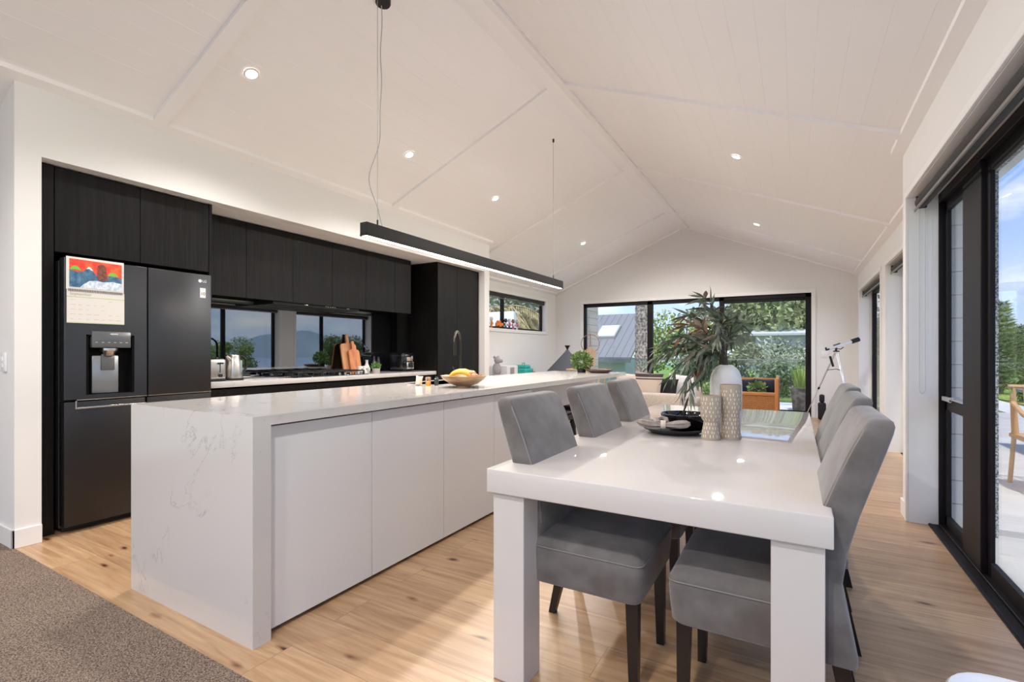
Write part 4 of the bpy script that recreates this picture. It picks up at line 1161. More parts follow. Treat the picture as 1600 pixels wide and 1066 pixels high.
# napkin with ring
t = thing('napkin', (-.57, 2.52, TZ + .03), 'grey linen napkin pulled through a pale ring on the plate rim', 'napkin')
nm = mat('linen_grey', (.27, .23, .205), .95, bump=((160, 160, 160), .5, .003), var=((40, 40, 40), (.38, .33, .30), .35, .65))
def cloth_tube(pts, rs, seed, seg=28, flat=.6):
    rnd = random.Random(seed); b = BM(); ph = [rnd.uniform(0, 6) for _ in range(4)]
    pts = [Vector(p) for p in pts]; rings = []
    for i, p in enumerate(pts):
        d = (pts[min(i + 1, len(pts) - 1)] - pts[max(0, i - 1)]).normalized()
        s = d.cross(Vector((0, 0, 1))).normalized(); u = s.cross(d)
        ring = []
        for k2 in range(seg):
            a = 2 * PI * k2 / seg
            r = rs[i] * (1 + .16 * math.sin(5 * a + ph[0] + i * .25) + .09 * math.sin(9 * a + ph[1] - i * .3))
            ring.append(p + s * math.cos(a) * r + u * math.sin(a) * r * flat)
        rings.append(ring)
    loft(b, rings); return b
nd = Vector((.86, .16, 0)).normalized()
nc = Vector((-.575, 2.515, TZ + .052))
rp = [(nc + nd * (-.128 + i * .016) + Vector((0, 0, .012 * ((abs(i - 8) / 8) ** 2)))) for i in range(17)]
rr = [.010, .024, .027, .026, .025, .023, .020, .017, .016, .019, .024, .028, .031, .032, .031, .028, .012]
obj('cloth', cloth_tube(rp, rr, 4), nm, t, ang=70)
b = cloth_tube([nc + Vector(q) for q in ((-.03, .01, .01), (-.045, .04, .022), (-.025, .062, .028), (.0, .058, .025), (.012, .03, .014))], [.013, .016, .017, .015, .010], 9, 16, .5); obj('cloth_loop', b, nm, t, ang=70)
b = BM(); tube(b, [nc - nd * .012, nc - nd * .006, nc + nd * .006, nc + nd * .012], [.0215, .0235, .0235, .0215], 24); obj('napkin_ring', b, mat('pale_ring', (.62, .55, .47), .5), t)

# leafy branches in the vase
def leafy():
    rnd = random.Random(21)
    mouth = Vector((vx, vy, TZ + .345))
    t = thing('leafy_branches', (vx, vy, TZ + .33), 'spray of long grey-green and rust eucalyptus leaves drooping from the white vase', 'foliage')
    mats3 = [mat('euc_green', (.052, .080, .045), .45, var=((30, 30, 30), (.12, .16, .09), .35, .65)),
             mat('euc_grey', (.13, .15, .105), .55, var=((30, 30, 30), (.25, .27, .20), .35, .65)),
             mat('euc_rust', (.20, .055, .025), .5, var=((30, 30, 30), (.34, .13, .07), .35, .65)),
             mat('euc_tan', (.26, .18, .12), .6, var=((30, 30, 30), (.40, .31, .23), .35, .65))]
    bms = [BM() for _ in range(4)]
    stems = BM()
    # camera-independent frame: r = along table width to the window side, d = along the table
    R = Vector((.866, .5, 0)); D = Vector((-.5, .866, 0)); U = Vector((0, 0, 1))
    def leaf(bm, p, d, L, w, side, curl):
        d = d.normalized(); s = d.cross(side).normalized(); n = s.cross(d).normalized()
        prev = None
        ws = [0.06, .55, .95, 1.0, .72, .38, .02]
        for i, q in enumerate(ws):
            f = i / 6.0
            c = p + d * L * f + n * (-curl * L * f * f)
            a = bm.verts.new(c - s * w * q * .5); m_ = bm.verts.new(c + n * (-w * .10 * q)); z = bm.verts.new(c + s * w * q * .5)
            if prev:
                bm.faces.new((prev[0], prev[1], m_, a)); bm.faces.new((prev[1], prev[2], z, m_))
            prev = (a, m_, z)
    # stem ends given as (right, depth, up) offsets from the mouth
    ends = [(-.33, -.05, .06), (-.30, .06, .12), (-.24, -.06, -.12), (-.20, .02, -.20), (-.38, .04, .02), (-.16, -.05, -.06), (-.20, .06, .26), (-.13, -.02, .36),
            (-.10, .05, .30), (-.26, 0, .20), (-.04, 0, .28), (.02, .04, .27), (.06, -.03, .22), (-.14, .10, .18), (-.09, -.09, .14), (-.24, -.10, .02), (-.30, -.02, -.06), (-.06, -.06, .22), (.045, .05, .15), (-.17, .02, .10),
            (-.22, .03, -.14), (-.13, -.06, -.02), (-.35, -.02, .10)]
    for si, (r, dd_, u) in enumerate(ends):
        e = mouth + R * r + D * dd_ + U * u
        apex = mouth + R * (r * .42) + D * dd_ * .4 + U * (max(u, 0) * .55 + .15 + .10 * abs(r))
        pts = []
        start = mouth + Vector((rnd.uniform(-.012, .012), rnd.uniform(-.012, .012), -.12))
        neck = mouth + Vector((rnd.uniform(-.014, .014), rnd.uniform(-.014, .014), 0))
        for i in range(4): pts.append(start.lerp(neck, i / 3))
        for i in range(1, 15):
            q = i / 14
            pts.append(neck * (1 - q) ** 2 + apex * 2 * q * (1 - q) + e * q * q)
        tube(stems, pts, [.0028] * 4 + [.0026 - .0016 * i / 14 for i in range(14)], 5)
        kindw = rnd.choice([(0, .62, 1, .28, 3, .1), (0, .66, 1, .3, 2, .04), (1, .5, 0, .42, 3, .08)]) if si not in (13, 9) else (2, .6, 3, .3, 0, .1)
        nl = 21
        for i in range(nl):
            q = .28 + .72 * (i + rnd.random()) / nl
            j = 3 + min(13.999, q * 14); a = int(j); f = j - a
            if a + 1 >= len(pts): a = len(pts) - 2; f = 1
            p = pts[a].lerp(pts[a + 1], f)
            tang = (pts[a + 1] - pts[a]).normalized()
            sd = Vector((rnd.uniform(-1, 1), rnd.uniform(-1, 1), rnd.uniform(-.6, .6))).normalized()
            dr = (tang * .9 + sd * .75 + Vector((0, 0, -.28 - (.3 if u < 0 else 0)))).normalized()
            x = rnd.random(); mi = kindw[0] if x < kindw[1] else (kindw[2] if x < kindw[1] + kindw[3] else kindw[4])
            L = rnd.uniform(.07, .115); w = rnd.uniform(.012, .019) if mi != 3 else rnd.uniform(.02, .03)
            leaf(bms[mi], p, dr, L, w, Vector((rnd.uniform(-1, 1), rnd.uniform(-1, 1), rnd.uniform(.2, 1))), rnd.uniform(-.05, .35))
        leaf(bms[kindw[0]], pts[-1], (pts[-1] - pts[-2]), .085, .014, Vector((0, 0, 1)) if abs((pts[-1]-pts[-2]).normalized().z) < .9 else Vector((1, 0, 0)), .2)
    obj('stems', stems, mat('stem_brown', (.06, .05, .03), .6), t)
    for nm2, bmx, mm in zip(('green_leaves', 'grey_leaves', 'rust_leaves', 'tan_leaves'), bms, mats3):
        obj(nm2, bmx, mm, t, smooth=True, ang=80)
leafy()

# ---------------------------------------------------------------- living area beyond
# sofa (arm end faces the camera)
t = thing('sofa', (-1.85, 7.6, 0), 'beige woven linen sofa seen end-on past the table with striped cushions', 'sofa')
sx0, sx1, sy0, sy1 = -2.42, -1.32, 6.85, 8.6
b = BM(); box(b, sx0, sx1, sy0, sy0 + .22, 0, .60, .03, 3); obj('arm', b, M_sofa, t)
b = BM(); box(b, sx0, sx1, sy1 - .22, sy1, 0, .60, .03, 3); obj('arm', b, M_sofa, t)
b = BM(); box(b, sx0, sx0 + .25, sy0 + .22, sy1 - .22, .05, .68, .04, 3); obj('backrest', b, M_sofa, t)
b = BM(); box(b, sx0 + .25, sx1, sy0 + .22, sy1 - .22, .05, .30, .02, 2); obj('base', b, M_sofa, t)
b = BM(); box(b, sx0 + .25, sx1 + .02, sy0 + .222, sy1 - .222, .30, .46, .04, 3); obj('seat_cushion', b, M_sofa, t)
def stripe_mat():
    m = bpy.data.materials.new('striped_cushion'); m.use_nodes = True
    tt = m.node_tree; bb = tt.nodes['Principled BSDF']; co = N(tt, 'ShaderNodeTexCoord'); s = N(tt, 'ShaderNodeSeparateXYZ'); tt.links.new(co.outputs['Generated'], s.inputs[0])
    r = N(tt, 'ShaderNodeValToRGB'); r.color_ramp.interpolation = 'CONSTANT'
    e = r.color_ramp.elements; e[0].position = 0; e[0].color = (.58, .47, .39, 1); e[1].position = .72; e[1].color = (.05, .04, .045, 1)
    for p, c in ((.76, (.58, .47, .39, 1)), (.80, (.05, .04, .045, 1)), (.90, (.36, .28, .25, 1))):
        q = e.new(p); q.color = c
    tt.links.new(s.outputs['Z'], r.inputs[0]); tt.links.new(r.outputs[0], bb.inputs['Base Color']); bb.inputs['Roughness'].default_value = .95
    return m
M_stripe = stripe_mat()
M_cream = mat('cream_cushion', (.66, .58, .50), .95, bump=((200, 200, 200), .4, .002)); M_blackc = mat('black_cushion', (.012, .012, .016), .9); M_navy = mat('navy_cushion', (.010, .014, .03), .9)
M_whitec = mat('white_cushion', (.74, .72, .70), .9)
cs = [((-2.16, 7.25, .66), .42, .42, M_cream, 'plain cream cushion at the left end of the sofa', .25), ((-1.88, 7.22, .675), .44, .43, M_stripe, 'cream cushion with dark stripes standing on the sofa behind the arm', -.1),
      ((-1.66, 7.36, .63), .36, .34, M_blackc, 'black cushion half hidden behind the striped one on the sofa', .1), ((-1.45, 7.60, .64), .42, .42, M_whitec, 'white patterned cushion at the right of the sofa behind the leaves', .4)]
for (c, w_, h_, m_, lb, rz) in cs:
    b = pillow_bm(c, w_, h_, .15, (-.18, .08, rz)); tag(obj('cushion', b, m_), lb, 'cushion', 'cushions on the beige sofa')
# cane armchair
def cane_mat():
    m = bpy.data.materials.new('woven_cane'); m.use_nodes = True
    tt = m.node_tree; bb = tt.nodes['Principled BSDF']; co = N(tt, 'ShaderNodeTexCoord')
    br = N(tt, 'ShaderNodeTexBrick'); br.inputs['Scale'].default_value = 1; br.inputs['Brick Width'].default_value = .028; br.inputs['Row Height'].default_value = .014; br.inputs['Mortar Size'].default_value = .0022
    br.inputs['Color1'].default_value = (.62, .27, .08, 1); br.inputs['Color2'].default_value = (.50, .20, .055, 1); br.inputs['Mortar'].default_value = (.16, .06, .02, 1)
    mp_ = N(tt, 'ShaderNodeMapping'); mp_.inputs['Rotation'].default_value = (PI / 2, 0, 0); tt.links.new(co.outputs['Object'], mp_.inputs[0]); tt.links.new(mp_.outputs[0], br.inputs['Vector'])
    tt.links.new(br.outputs['Color'], bb.inputs['Base Color']); bb.inputs['Roughness'].default_value = .5
    bp = N(tt, 'ShaderNodeBump'); bp.inputs['Distance'].default_value = .004; bp.invert = True; tt.links.new(br.outputs['Fac'], bp.inputs['Height']); tt.links.new(bp.outputs[0], bb.inputs['Normal'])
    return m
M_cane = cane_mat()
t = thing('cane_armchair', (-.52, 8.3, 0), 'honey coloured cane armchair with woven side facing the camera near the glass doors', 'armchair')
ax0, ax1, ay0, ay1 = -.92, -.21, 8.0, 8.66
b = BM()
for yy in (ay0, ay1 - .05):
    b = BM()
    box(b, ax0, ax1, yy, yy + .05, .54, .59, .01, 2); box(b, ax0, ax1, yy + .005, yy + .045, .16, .20, .008, 2)
    box(b, ax0, ax0 + .05, yy, yy + .05, 0, .59, .01, 2); obj('arm_frame', b, M_rattan, t)
    b = BM(); box(b, ax0 + .05, ax1 - .05, yy + .018, yy + .032, .20, .54); obj('woven_side', b, M_cane, t, smooth=False)
for yy in (ay0 - .002, ay1 - .048):
    b = BM(); box(b, ax1 - .05, ax1, yy, yy + .05, 0, .80, .01, 2); obj('back_post', b, M_rattan, t)
b = BM(); box(b, ax1 - .045, ax1 - .005, ay0 + .05, ay1 - .05, .74, .785, .008, 2); obj('back_rail', b, M_rattan, t)
b = BM(); box(b, ax1 - .035, ax1 - .018, ay0 + .05, ay1 - .05, .25, .74); obj('woven_back', b, M_cane, t, smooth=False)
b = BM(); box(b, ax0 + .02, ax1 - .04, ay0 + .052, ay1 - .052, .28, .33, .01, 2); obj('seat_frame', b, M_rattan, t)
b = BM(); box(b, ax0, ax1 - .05, ay0 + .055, ay1 - .055, .332, .44, .035, 3); obj('seat_cushion', b, M_cream, t)
# an inner back rail along x seen above the side
b = BM(); box(b, ax0 + .05, ax1 - .05, ay1 - .045, ay1 - .005, .72, .77, .008, 2); box(b, ax0 + .02, ax0 + .07, ay1 - .046, ay1 - .004, .59, .77, .008, 2); obj('rear_rail', b, M_rattan, t)
for (c, rz, lb) in (((-.70, 8.45, .61), .2, 'left navy cushion in the cane armchair'), ((-.40, 8.42, .62), -.25, 'right navy cushion in the cane armchair')):
    b = pillow_bm(c, .34, .30, .14, (-.1, 0, rz)); tag(obj('cushion', b, M_navy), lb, 'cushion', 'navy cushions in the cane armchair')
# coffee table with small plant, in front of the armchair
PPX, PPY = -.50, 8.22
t = thing('potted_plant', (PPX, PPY, .44), 'small leafy plant in a white pot in front of the navy cushions', 'potted plant')
b = BM(); lathe(b, [(0, 0), (.085, 0), (.10, .12), (.09, .12), (0, .10)], c=(PPX, PPY, .44), seg=24); obj('pot', b, M_ceramic_w, t)
bush('foliage', (PPX, PPY, .63), .10, 260, .07, mat('fresh_leaf', (.12, .22, .07), .5, var=((30, 30, 30), (.26, .38, .16), .35, .65)), t, .75, 5, .5)

# telescope
t = thing('telescope', (.58, 9.6, 0), 'silver telescope on an aluminium tripod in the corner by the glass doors', 'telescope')
hub = Vector((.58, 9.6, 1.20))
M_sil = mat('silver_tube', (.78, .78, .78), .3, metal=.5)
d = Vector((.86, .42, .33)).normalized()
pc0 = hub + Vector((0, 0, .065))
b = BM(); tube(b, [pc0 - d * .12, pc0 + d * .27], .021, 18); obj('tube', b, M_sil, t)
b = BM(); tube(b, [pc0 + d * .25, pc0 + d * .26, pc0 + d * .37], [.027, .037, .037], 20); obj('dew_shield', b, M_blackmatt, t)
b = BM(); tube(b, [pc0 + d * .371, pc0 + d * .374], .028, 20); obj('lens', b, mat('lens_blue', (.06, .09, .13), .05, spec=.9), t)
b = BM(); tube(b, [pc0 - d * .12, pc0 - d * .17], .013, 12); tube(b, [pc0 - d * .165 - Vector((0, 0, .005)), pc0 - d * .175 + Vector((0, 0, .045))], .013, 12); obj('eyepiece', b, M_blackmatt, t)
b = BM(); tube(b, [pc0 - d * .05 + Vector((0, 0, .035)), pc0 + d * .06 + Vector((0, 0, .035))], .009, 10); obj('finder_scope', b, M_blackmatt, t)
b = BM(); tube(b, [hub + Vector((-.005, 0, .0)), hub + Vector((0, 0, .06))], .016, 10); tube(b, [hub + Vector((0, 0, .03)), hub + Vector((.06, .02, .025)), hub + Vector((.10, .03, .055))], .007, 8); lathe(b, [(0, -.02), (.045, -.02), (.045, 0), (0, 0)], c=hub, seg=16); obj('mount', b, M_blackmatt, t)
feet = [Vector((.14, 10.1, 0)), Vector((.86, 9.72, 0)), Vector((.80, 9.25, 0))]
for i, ft in enumerate(feet):
    top = hub + (ft - hub).normalized() * .03; mid = top.lerp(ft, .52)
    sd = (ft - hub).cross(Vector((0, 0, 1))).normalized() * .012
    b = BM(); tube(b, [top - sd, mid - sd * .6], .007, 8); tube(b, [top + sd, mid + sd * .6], .007, 8); tube(b, [mid, ft], .006, 8); lg = obj('leg', b, M_sil, t)
    b = BM(); tube(b, [mid + (ft - mid).normalized() * -.02, mid + (ft - mid).normalized() * .02], .017, 10); obj('leg_clamp', b, M_blackmatt, lg)
b = BM()
for ft in feet:
    tube(b, [hub + Vector((0, 0, -.30)), hub.lerp(ft, .27)], .005, 6)
obj('spreader', b, M_blackmatt, t)
b = BM(); tube(b, [hub + Vector((-.09, -.05, -.09)), hub + Vector((-.045, -.05, -.26))], .017, 12); obj('hand_control', b, M_blackmatt, t)
b = BM(); box(b, .36, .44, 10.05, 10.13, .30, .44, .03, 3); box(b, .34, .46, 10.03, 10.15, 0, .30, .03, 3)
tag(obj('speaker', b, M_blackmatt), 'small black upright speaker in the corner behind the telescope', 'speaker')

# play tent
t = thing('play_tent', (-3.93, 9.0, 0), 'charcoal grey play teepee with gathered black tip below the small window', 'play tent')
b = BM(); n = 28; ap = 1.225
prof = [(.02, ap), (.055, ap - .05), (.16, ap - .16), (.31, ap - .32), (.46, ap - .48), (.58, .50), (.65, .20), (.66, 0)]
rings = []
for (r, z) in prof:
    rings.append([(-3.93 + r * (1 + .035 * math.cos(6 * a)) * math.cos(a), 9.0 + r * (1 + .035 * math.cos(6 * a)) * math.sin(a), z) for a in [2 * PI * k_ / n for k_ in range(n)]])
loft(b, rings); obj('canvas', b, mat('tent_grey', (.085, .09, .105), .85), t, ang=60)
b = BM(); lathe(b, [(.014, 0), (.02, .03), (.055, .09), (.05, .095), (.0, .07)], c=(-3.93, 9.0, ap - .01), seg=16); obj('gathered_tip', b, M_blackmatt, t)
# toy kitchen and toys along the window wall
t = thing('toy_kitchen', (-4.60, 7.05, 0), 'white wooden play kitchen against the left wall under the small window', 'toy kitchen')
b = BM(); box(b, -4.80, -4.46, 6.72, 7.42, 0, .60, .006, 1); box(b, -4.80, -4.50, 6.72, 7.02, .60, .90, .006, 1); obj('cabinet', b, M_white_pl, t)
b = BM(); box(b, -4.499, -4.494, 6.98 - .16, 6.98, .62, .84); box(b, -4.459, -4.454, 7.10, 7.36, .30, .55); obj('door_panel', b, mat('toy_grey', (.33, .33, .34), .6), t, smooth=False)
t = thing('toy_oven', (-4.58, 7.42, 0), 'small white toy oven shelf right of the play kitchen', 'toy')
b = BM(); box(b, -4.80, -4.42, 7.48, 7.86, .70, .93, .006, 1)
for yy in (7.49, 7.83):
    for xx in (-4.79, -4.45): box(b, xx, xx + .02, yy, yy + .02, 0, .70)
obj('body', b, M_white_pl, t)
b = BM(); box(b, -4.419, -4.414, 7.58, 7.72, .78, .90); obj('window', b, mat('toy_grey', (.33, .33, .34), .6), t, smooth=False)
t = thing('plush_toy', (-4.60, 7.44, .60), 'grey plush animal sitting on the play kitchen', 'plush toy')
pg_ = mat('plush_grey', (.40, .40, .41), .95)
b = BM(); ball(b, (-4.60, 7.44, .76), .075, sz=1.9, seg=16); ball(b, (-4.57, 7.45, .98), .075); ball(b, (-4.60, 7.38, 1.06), .028); ball(b, (-4.60, 7.51, 1.06), .028); ball(b, (-4.51, 7.46, .965), .035)
b.free(); b = BM(); ball(b, (-4.60, 7.40, .70), .085, sz=1.2); ball(b, (-4.59, 7.40, .88), .075, sz=1.5); ball(b, (-4.575, 7.40, 1.03), .062); ball(b, (-4.52, 7.42, 1.02), .034, sx=1.3); obj('body', b, pg_, t)
b = BM(); ball(b, (-4.60, 7.34, 1.085), .024); obj('ear', b, pg_, t); b = BM(); ball(b, (-4.60, 7.46, 1.085), .024); obj('ear', b, pg_, t)
t = thing('toy_case', (-4.55, 8.35, 0), 'teal toy carry case with red piece on a low white shelf left of the tent', 'toy')
b = BM(); box(b, -4.70, -4.42, 8.17, 8.50, .725, .86, .03, 3); box(b, -4.70, -4.46, 8.25, 8.45, .85, .93, .03, 3); obj('case', b, mat('toy_teal', (.03, .42, .36), .4), t)
b = BM(); tube(b, [(-4.56, 8.29, .92), (-4.56, 8.30, .965), (-4.56, 8.37, .965), (-4.56, 8.38, .92)], .008, 8); obj('handle', b, mat('toy_teal2', (.10, .30, .32), .4), t)
b = BM(); box(b, -4.42, -4.38, 8.40, 8.50, .725, .80, .012, 2); obj('red_piece', b, mat('toy_red', (.50, .03, .05), .4), t)
t = thing('toy_shelf', (-4.6, 8.35, 0), 'low white shelf under the teal toy case', 'shelf')
b = BM(); box(b, -4.80, -4.40, 8.05, 8.53, .695, .722, .003, 1); obj('top', b, M_white_pl, t)
b = BM(); box(b, -4.80, -4.36, 8.06, 8.085, 0, .694); box(b, -4.80, -4.42, 8.50, 8.525, 0, .694); obj('side_panel', b, M_white_pl, t, smooth=False)
# toys on the window sill (plain generic figures)
SZ = zo0 + .006
def toy_fig(y, c1, c2, c3, label, h=.20):
    x = -4.87; t = thing('toy_figure', (x, y, SZ), label, 'toy figure', 'toy figures on the window sill')
    b = BM(); ball(b, (x, y, SZ + h * .45), .034, sz=1.15, seg=12); obj('body', b, colmat(*c1), t)
    b = BM(); ball(b, (x, y, SZ + h * .80), .036, seg=12); ball(b, (x, y - .028, SZ + h * .97), .012, seg=8); ball(b, (x, y + .028, SZ + h * .97), .012, seg=8); obj('head', b, colmat(*c2), t)
    for s in (-1, 1):
        b = BM(); tube(b, [(x, y + s * .017, SZ), (x, y + s * .017, SZ + h * .35)], .012, 8); obj('leg', b, colmat(*c3), t)
        b = BM(); tube(b, [(x, y + s * .03, SZ + h * .55), (x + .01, y + s * .052, SZ + h * .35)], .009, 8); obj('arm', b, colmat(*c2), t)
PK = ('toy_pink', (.62, .12, .24), .6); WT = ('toy_white', (.75, .73, .72), .6); DK = ('toy_dark', (.06, .05, .06), .6); OR = ('toy_orange', (.85, .24, .03), .5); LG_ = ('toy_lightgrey', (.50, .50, .52), .6); BR = ('toy_brown', (.30, .13, .08), .6)
toy_fig(7.66, OR, WT, OR, 'orange and white toy figure at the far left of the sill')
toy_fig(8.18, WT, DK, DK, 'white toy figure with dark head beside the orange toy truck')
toy_fig(8.32, PK, WT, DK, 'pink toy figure with white head in the middle of the sill row')
toy_fig(8.47, WT, BR, PK, 'white and brown toy figure second from the right on the sill')
toy_fig(8.62, PK, LG_, WT, 'pink and grey toy figure at the right end of the sill row')
t = thing('toy_truck', (-4.87, 7.93, SZ), 'bright orange toy truck on the window sill', 'toy truck')
b = BM(); box(b, -4.895, -4.84, 7.82, 8.06, SZ + .03, SZ + .11, .02, 3); box(b, -4.895, -4.845, 7.86, 7.98, SZ + .10, SZ + .15, .02, 3); obj('body', b, colmat(*OR), t)
for yy in (7.87, 8.01):
    b = BM(); tube(b, [(-4.90, yy, SZ + .028), (-4.835, yy, SZ + .028)], .028, 16); obj('wheel', b, M_blackmatt, t)
# hoop ornament on a console
t = thing('console_table', (-3.0, 7.65, 0), 'slim pale timber console table behind the far end of the island', 'table')
M_pale = mat('pale_oak', (.55, .40, .27), .5)
b = BM(); box(b, -3.30, -2.70, 7.50, 7.80, .87, .90, .004, 1); obj('top', b, M_pale, t)
for (xx, yy) in ((-3.28, 7.52), (-2.75, 7.52), (-3.28, 7.75), (-2.75, 7.75)):
    b = BM(); box(b, xx, xx + .03, yy, yy + .03, 0, .87, .002, 1); obj('leg', b, M_pale, t)
t = thing('hoop_ornament', (-2.93, 7.65, .90), 'decorative wooden hoop with upright post and fan of timber slats by the end doors', 'ornament')
b = BM(); cc = Vector((-2.93, 7.65, 1.315)); Rv = Vector((.92, .39, 0)).normalized()
tube(b, [cc + Rv * .15 * math.cos(2 * PI * i / 36) + Vector((0, 0, .15 * math.sin(2 * PI * i / 36))) for i in range(37)], .006, 8, caps=False)
obj('hoop', b, mat('hoop_wood', (.30, .17, .11), .5), t)
b = BM(); tube(b, [cc + Vector((0, 0, .17)), cc + Vector((0, 0, -.41))], .008, 8); obj('post', b, mat('hoop_wood', (.30, .17, .11), .5), t)
b = BM()
for i in range(7):
    o_ = (i - 3) * .024; p0 = cc + Rv * o_ * .9 + Vector((0, 0, -.38)); p1 = cc + Rv * o_ * 1.1 + Vector((0, 0, -.05 - abs(i - 3) * .018))
    tube(b, [p0, p1], .0115, 8)
obj('slats', b, M_pale, t)

# white step stool / tub bottom right
t = thing('activity_seat', (.50, 1.26, 0), 'white moulded plastic tub seat cut off at the bottom right corner', 'child seat')
rings = []
cxm, cym = .485, 1.26
def rr2(hx, hy, r, z, n=6):
    pts = []
    for (sx_, sy_, a0) in ((1, 1, 0), (-1, 1, PI / 2), (-1, -1, PI), (1, -1, PI * 1.5)):
        for i in range(n + 1):
            a = a0 + PI / 2 * i / n; pts.append((cxm + sx_ * (hx - r) + r * math.cos(a), cym + sy_ * (hy - r) + r * math.sin(a), z))
    return pts
b = BM(); H_ = .45
rings = [rr2(.165, .20, .08, 0), rr2(.17, .21, .09, .20), rr2(.18, .225, .09, .40), rr2(.195, .24, .10, H_ - .025), rr2(.20, .245, .10, H_ - .01), rr2(.195, .24, .10, H_), rr2(.182, .228, .09, H_), rr2(.172, .218, .085, H_ - .012), rr2(.165, .21, .08, H_ - .05), rr2(.14, .18, .07, H_ - .16)]
loft(b, rings); obj('tub', b, M_white_pl, t, ang=50)
b = BM(); box(b, .40, .56, 1.18, 1.36, H_ - .158, H_ - .10, .03, 3); obj('seat_pad', b, mat('pale_blue_pad', (.62, .72, .80), .6), t)

# switches
t = thing('light_switch', (-4.20, 1.045, 1.09), 'white light switch plate on the hall wall at the left edge', 'light switch')
b = BM(); box(b, -4.235, -4.165, 1.038, 1.05, 1.06, 1.175, .003, 2); obj('plate', b, M_white_pl, t)
b = BM(); box(b, -4.215, -4.200, 1.034, 1.039, 1.125, 1.15, .001, 1); obj('rocker', b, M_white_pl, t)
b = BM(); box(b, -4.215, -4.200, 1.034, 1.039, 1.085, 1.11, .001, 1); obj('rocker', b, M_white_pl, t)
b = BM(); box(b, .40, .52, YE - .010, YE, 1.08, 1.20, .003, 2)
tag(obj('switch_plate', b, M_white_pl), 'square white switch plate on the end wall behind the telescope', 'light switch')

# ---------------------------------------------------------------- outside
def flat(name, x0, x1, y0, y1, z, m, zt=-.05):
    b = BM(); box(b, x0, x1, y0, y1, z + zt, z); return struct(name, b, m)
M_deck = board_mat('grey_deck', (.55, .53, .50), .14, axis='Y', dark=.6, bumpd=.004)
flat('ground_deck', -5.6, 1.6, YE + .15, 13.4, -.03, M_deck)
flat('ground_patio', .95, 5.2, YB, 4.4, -.03, M_conc)
flat('ground_patio_far', 1.165, 5.2, 4.55, YE + 3, -.03, M_conc)
flat('ground_lawn', 5.2, 30, -40, 50, -.20, M_grass)
flat('ground_garden', -40, 5.2, 13.4, 60, -.55, M_grass)
flat('ground_side', -40, -6.3, YB, 13.4, -.30, M_conc)
flat('ground_side_near', -6.3, -4.98, 1.1, 10.5, -.30, M_conc)
flat('ground_behind', -40, 5.2, -40, YB, -.20, M_conc)
flat('ground_lake', 30, 260, -200, 220, -1.2, M_water)
# hills across the lake
def hills(name, x, h, seed, label):
    rnd = random.Random(seed); b = BM(); n = 90; top = []; bot = []; back = []
    for i in range(n + 1):
        y = -230 + 480 * i / n
        z = h * (.55 + .25 * math.sin(i * .17 + seed) + .16 * math.sin(i * .43 + seed * 2) + .05 * math.sin(i * 1.3))
        bot.append(b.verts.new((x + 6 * math.sin(i * .3), y, -1.3))); top.append(b.verts.new((x + 30, y, max(1, z)))); back.append(b.verts.new((x + 60, y, -1.3)))
    for i in range(n):
        b.faces.new((bot[i], bot[i + 1], top[i + 1], top[i])); b.faces.new((top[i], top[i + 1], back[i + 1], back[i]))
    return tag(struct(name, b, M_hill, smooth=True), None)
hills('hills_far', 175, 13, 1, ''); 
# wing wall and eave outside near slider
b = BM(); box(b, .901, 1.13, 4.345, 4.53, -.03, 2.35); struct('wall_outside_wing', b, M_wboard)
b = BM(); box(b, .90, 1.14, YB, 4.53, 2.35, 2.55); box(b, 1.122, 1.142, 4.335, 4.54, -.03, 2.36); struct('trim_eave', b, M_render)
b = BM(); box(b, -4.5, -4.2, YE + .15, 11.5, -.03, 3.2); struct('wall_outside_boards', b, M_wboard_tan)
# trees
def crown_mesh(name, m, n, leaf, seed, blobs, wl=.6):
    rnd = random.Random(seed); b = BM()
    for i in range(n):
        bl = rnd.choice(blobs); c = Vector(bl[:3]); r = bl[3]
        p = Vector((rnd.gauss(0, 1), rnd.gauss(0, 1), rnd.gauss(0, 1))).normalized() * r * rnd.uniform(.55, 1.05)
        p.z *= .75
        d = Vector((rnd.uniform(-1, 1), rnd.uniform(-1, 1), rnd.uniform(-1, 1))).normalized(); s = d.cross(Vector((rnd.uniform(-1, 1), rnd.uniform(-1, 1), rnd.uniform(-1, 1)))).normalized()
        L = leaf * rnd.uniform(.6, 1.3); o = c + p
        b.faces.new([b.verts.new(o), b.verts.new(o + d * L * .5 + s * L * wl * .5), b.verts.new(o + d * L), b.verts.new(o + d * L * .5 - s * L * wl * .5)])
    me = bpy.data.meshes.new(name); b.to_mesh(me); b.free(); me.materials.append(m); return me
def blobs_for(seed, n, R, z0, z1, r0, r1):
    rnd = random.Random(seed); return [(rnd.uniform(-R, R), rnd.uniform(-R, R), rnd.uniform(z0, z1), rnd.uniform(r0, r1)) for _ in range(n)]
CM = [crown_mesh('crown_a', M_leafA, 9000, .22, 1, blobs_for(2, 16, 1.9, 2.6, 5.0, .6, 1.15)),
      crown_mesh('crown_b', M_leafB, 6500, .16, 2, blobs_for(5, 12, 1.5, 2.0, 4.2, .5, 1.0)),
      crown_mesh('crown_c', M_leafC, 6500, .20, 3, blobs_for(8, 14, 1.7, 2.4, 4.6, .5, 1.0))]
SM = [crown_mesh('shrub_a', M_leafB, 3600, .10, 4, blobs_for(12, 9, .65, .35, 1.1, .3, .5), .45),
      crown_mesh('shrub_b', M_leafA, 3600, .12, 5, blobs_for(14, 9, .65, .35, 1.2, .3, .5), .5),
      crown_mesh('shrub_c', M_leafC, 3600, .13, 6, blobs_for(16, 9, .7, .35, 1.2, .3, .5), .4)]
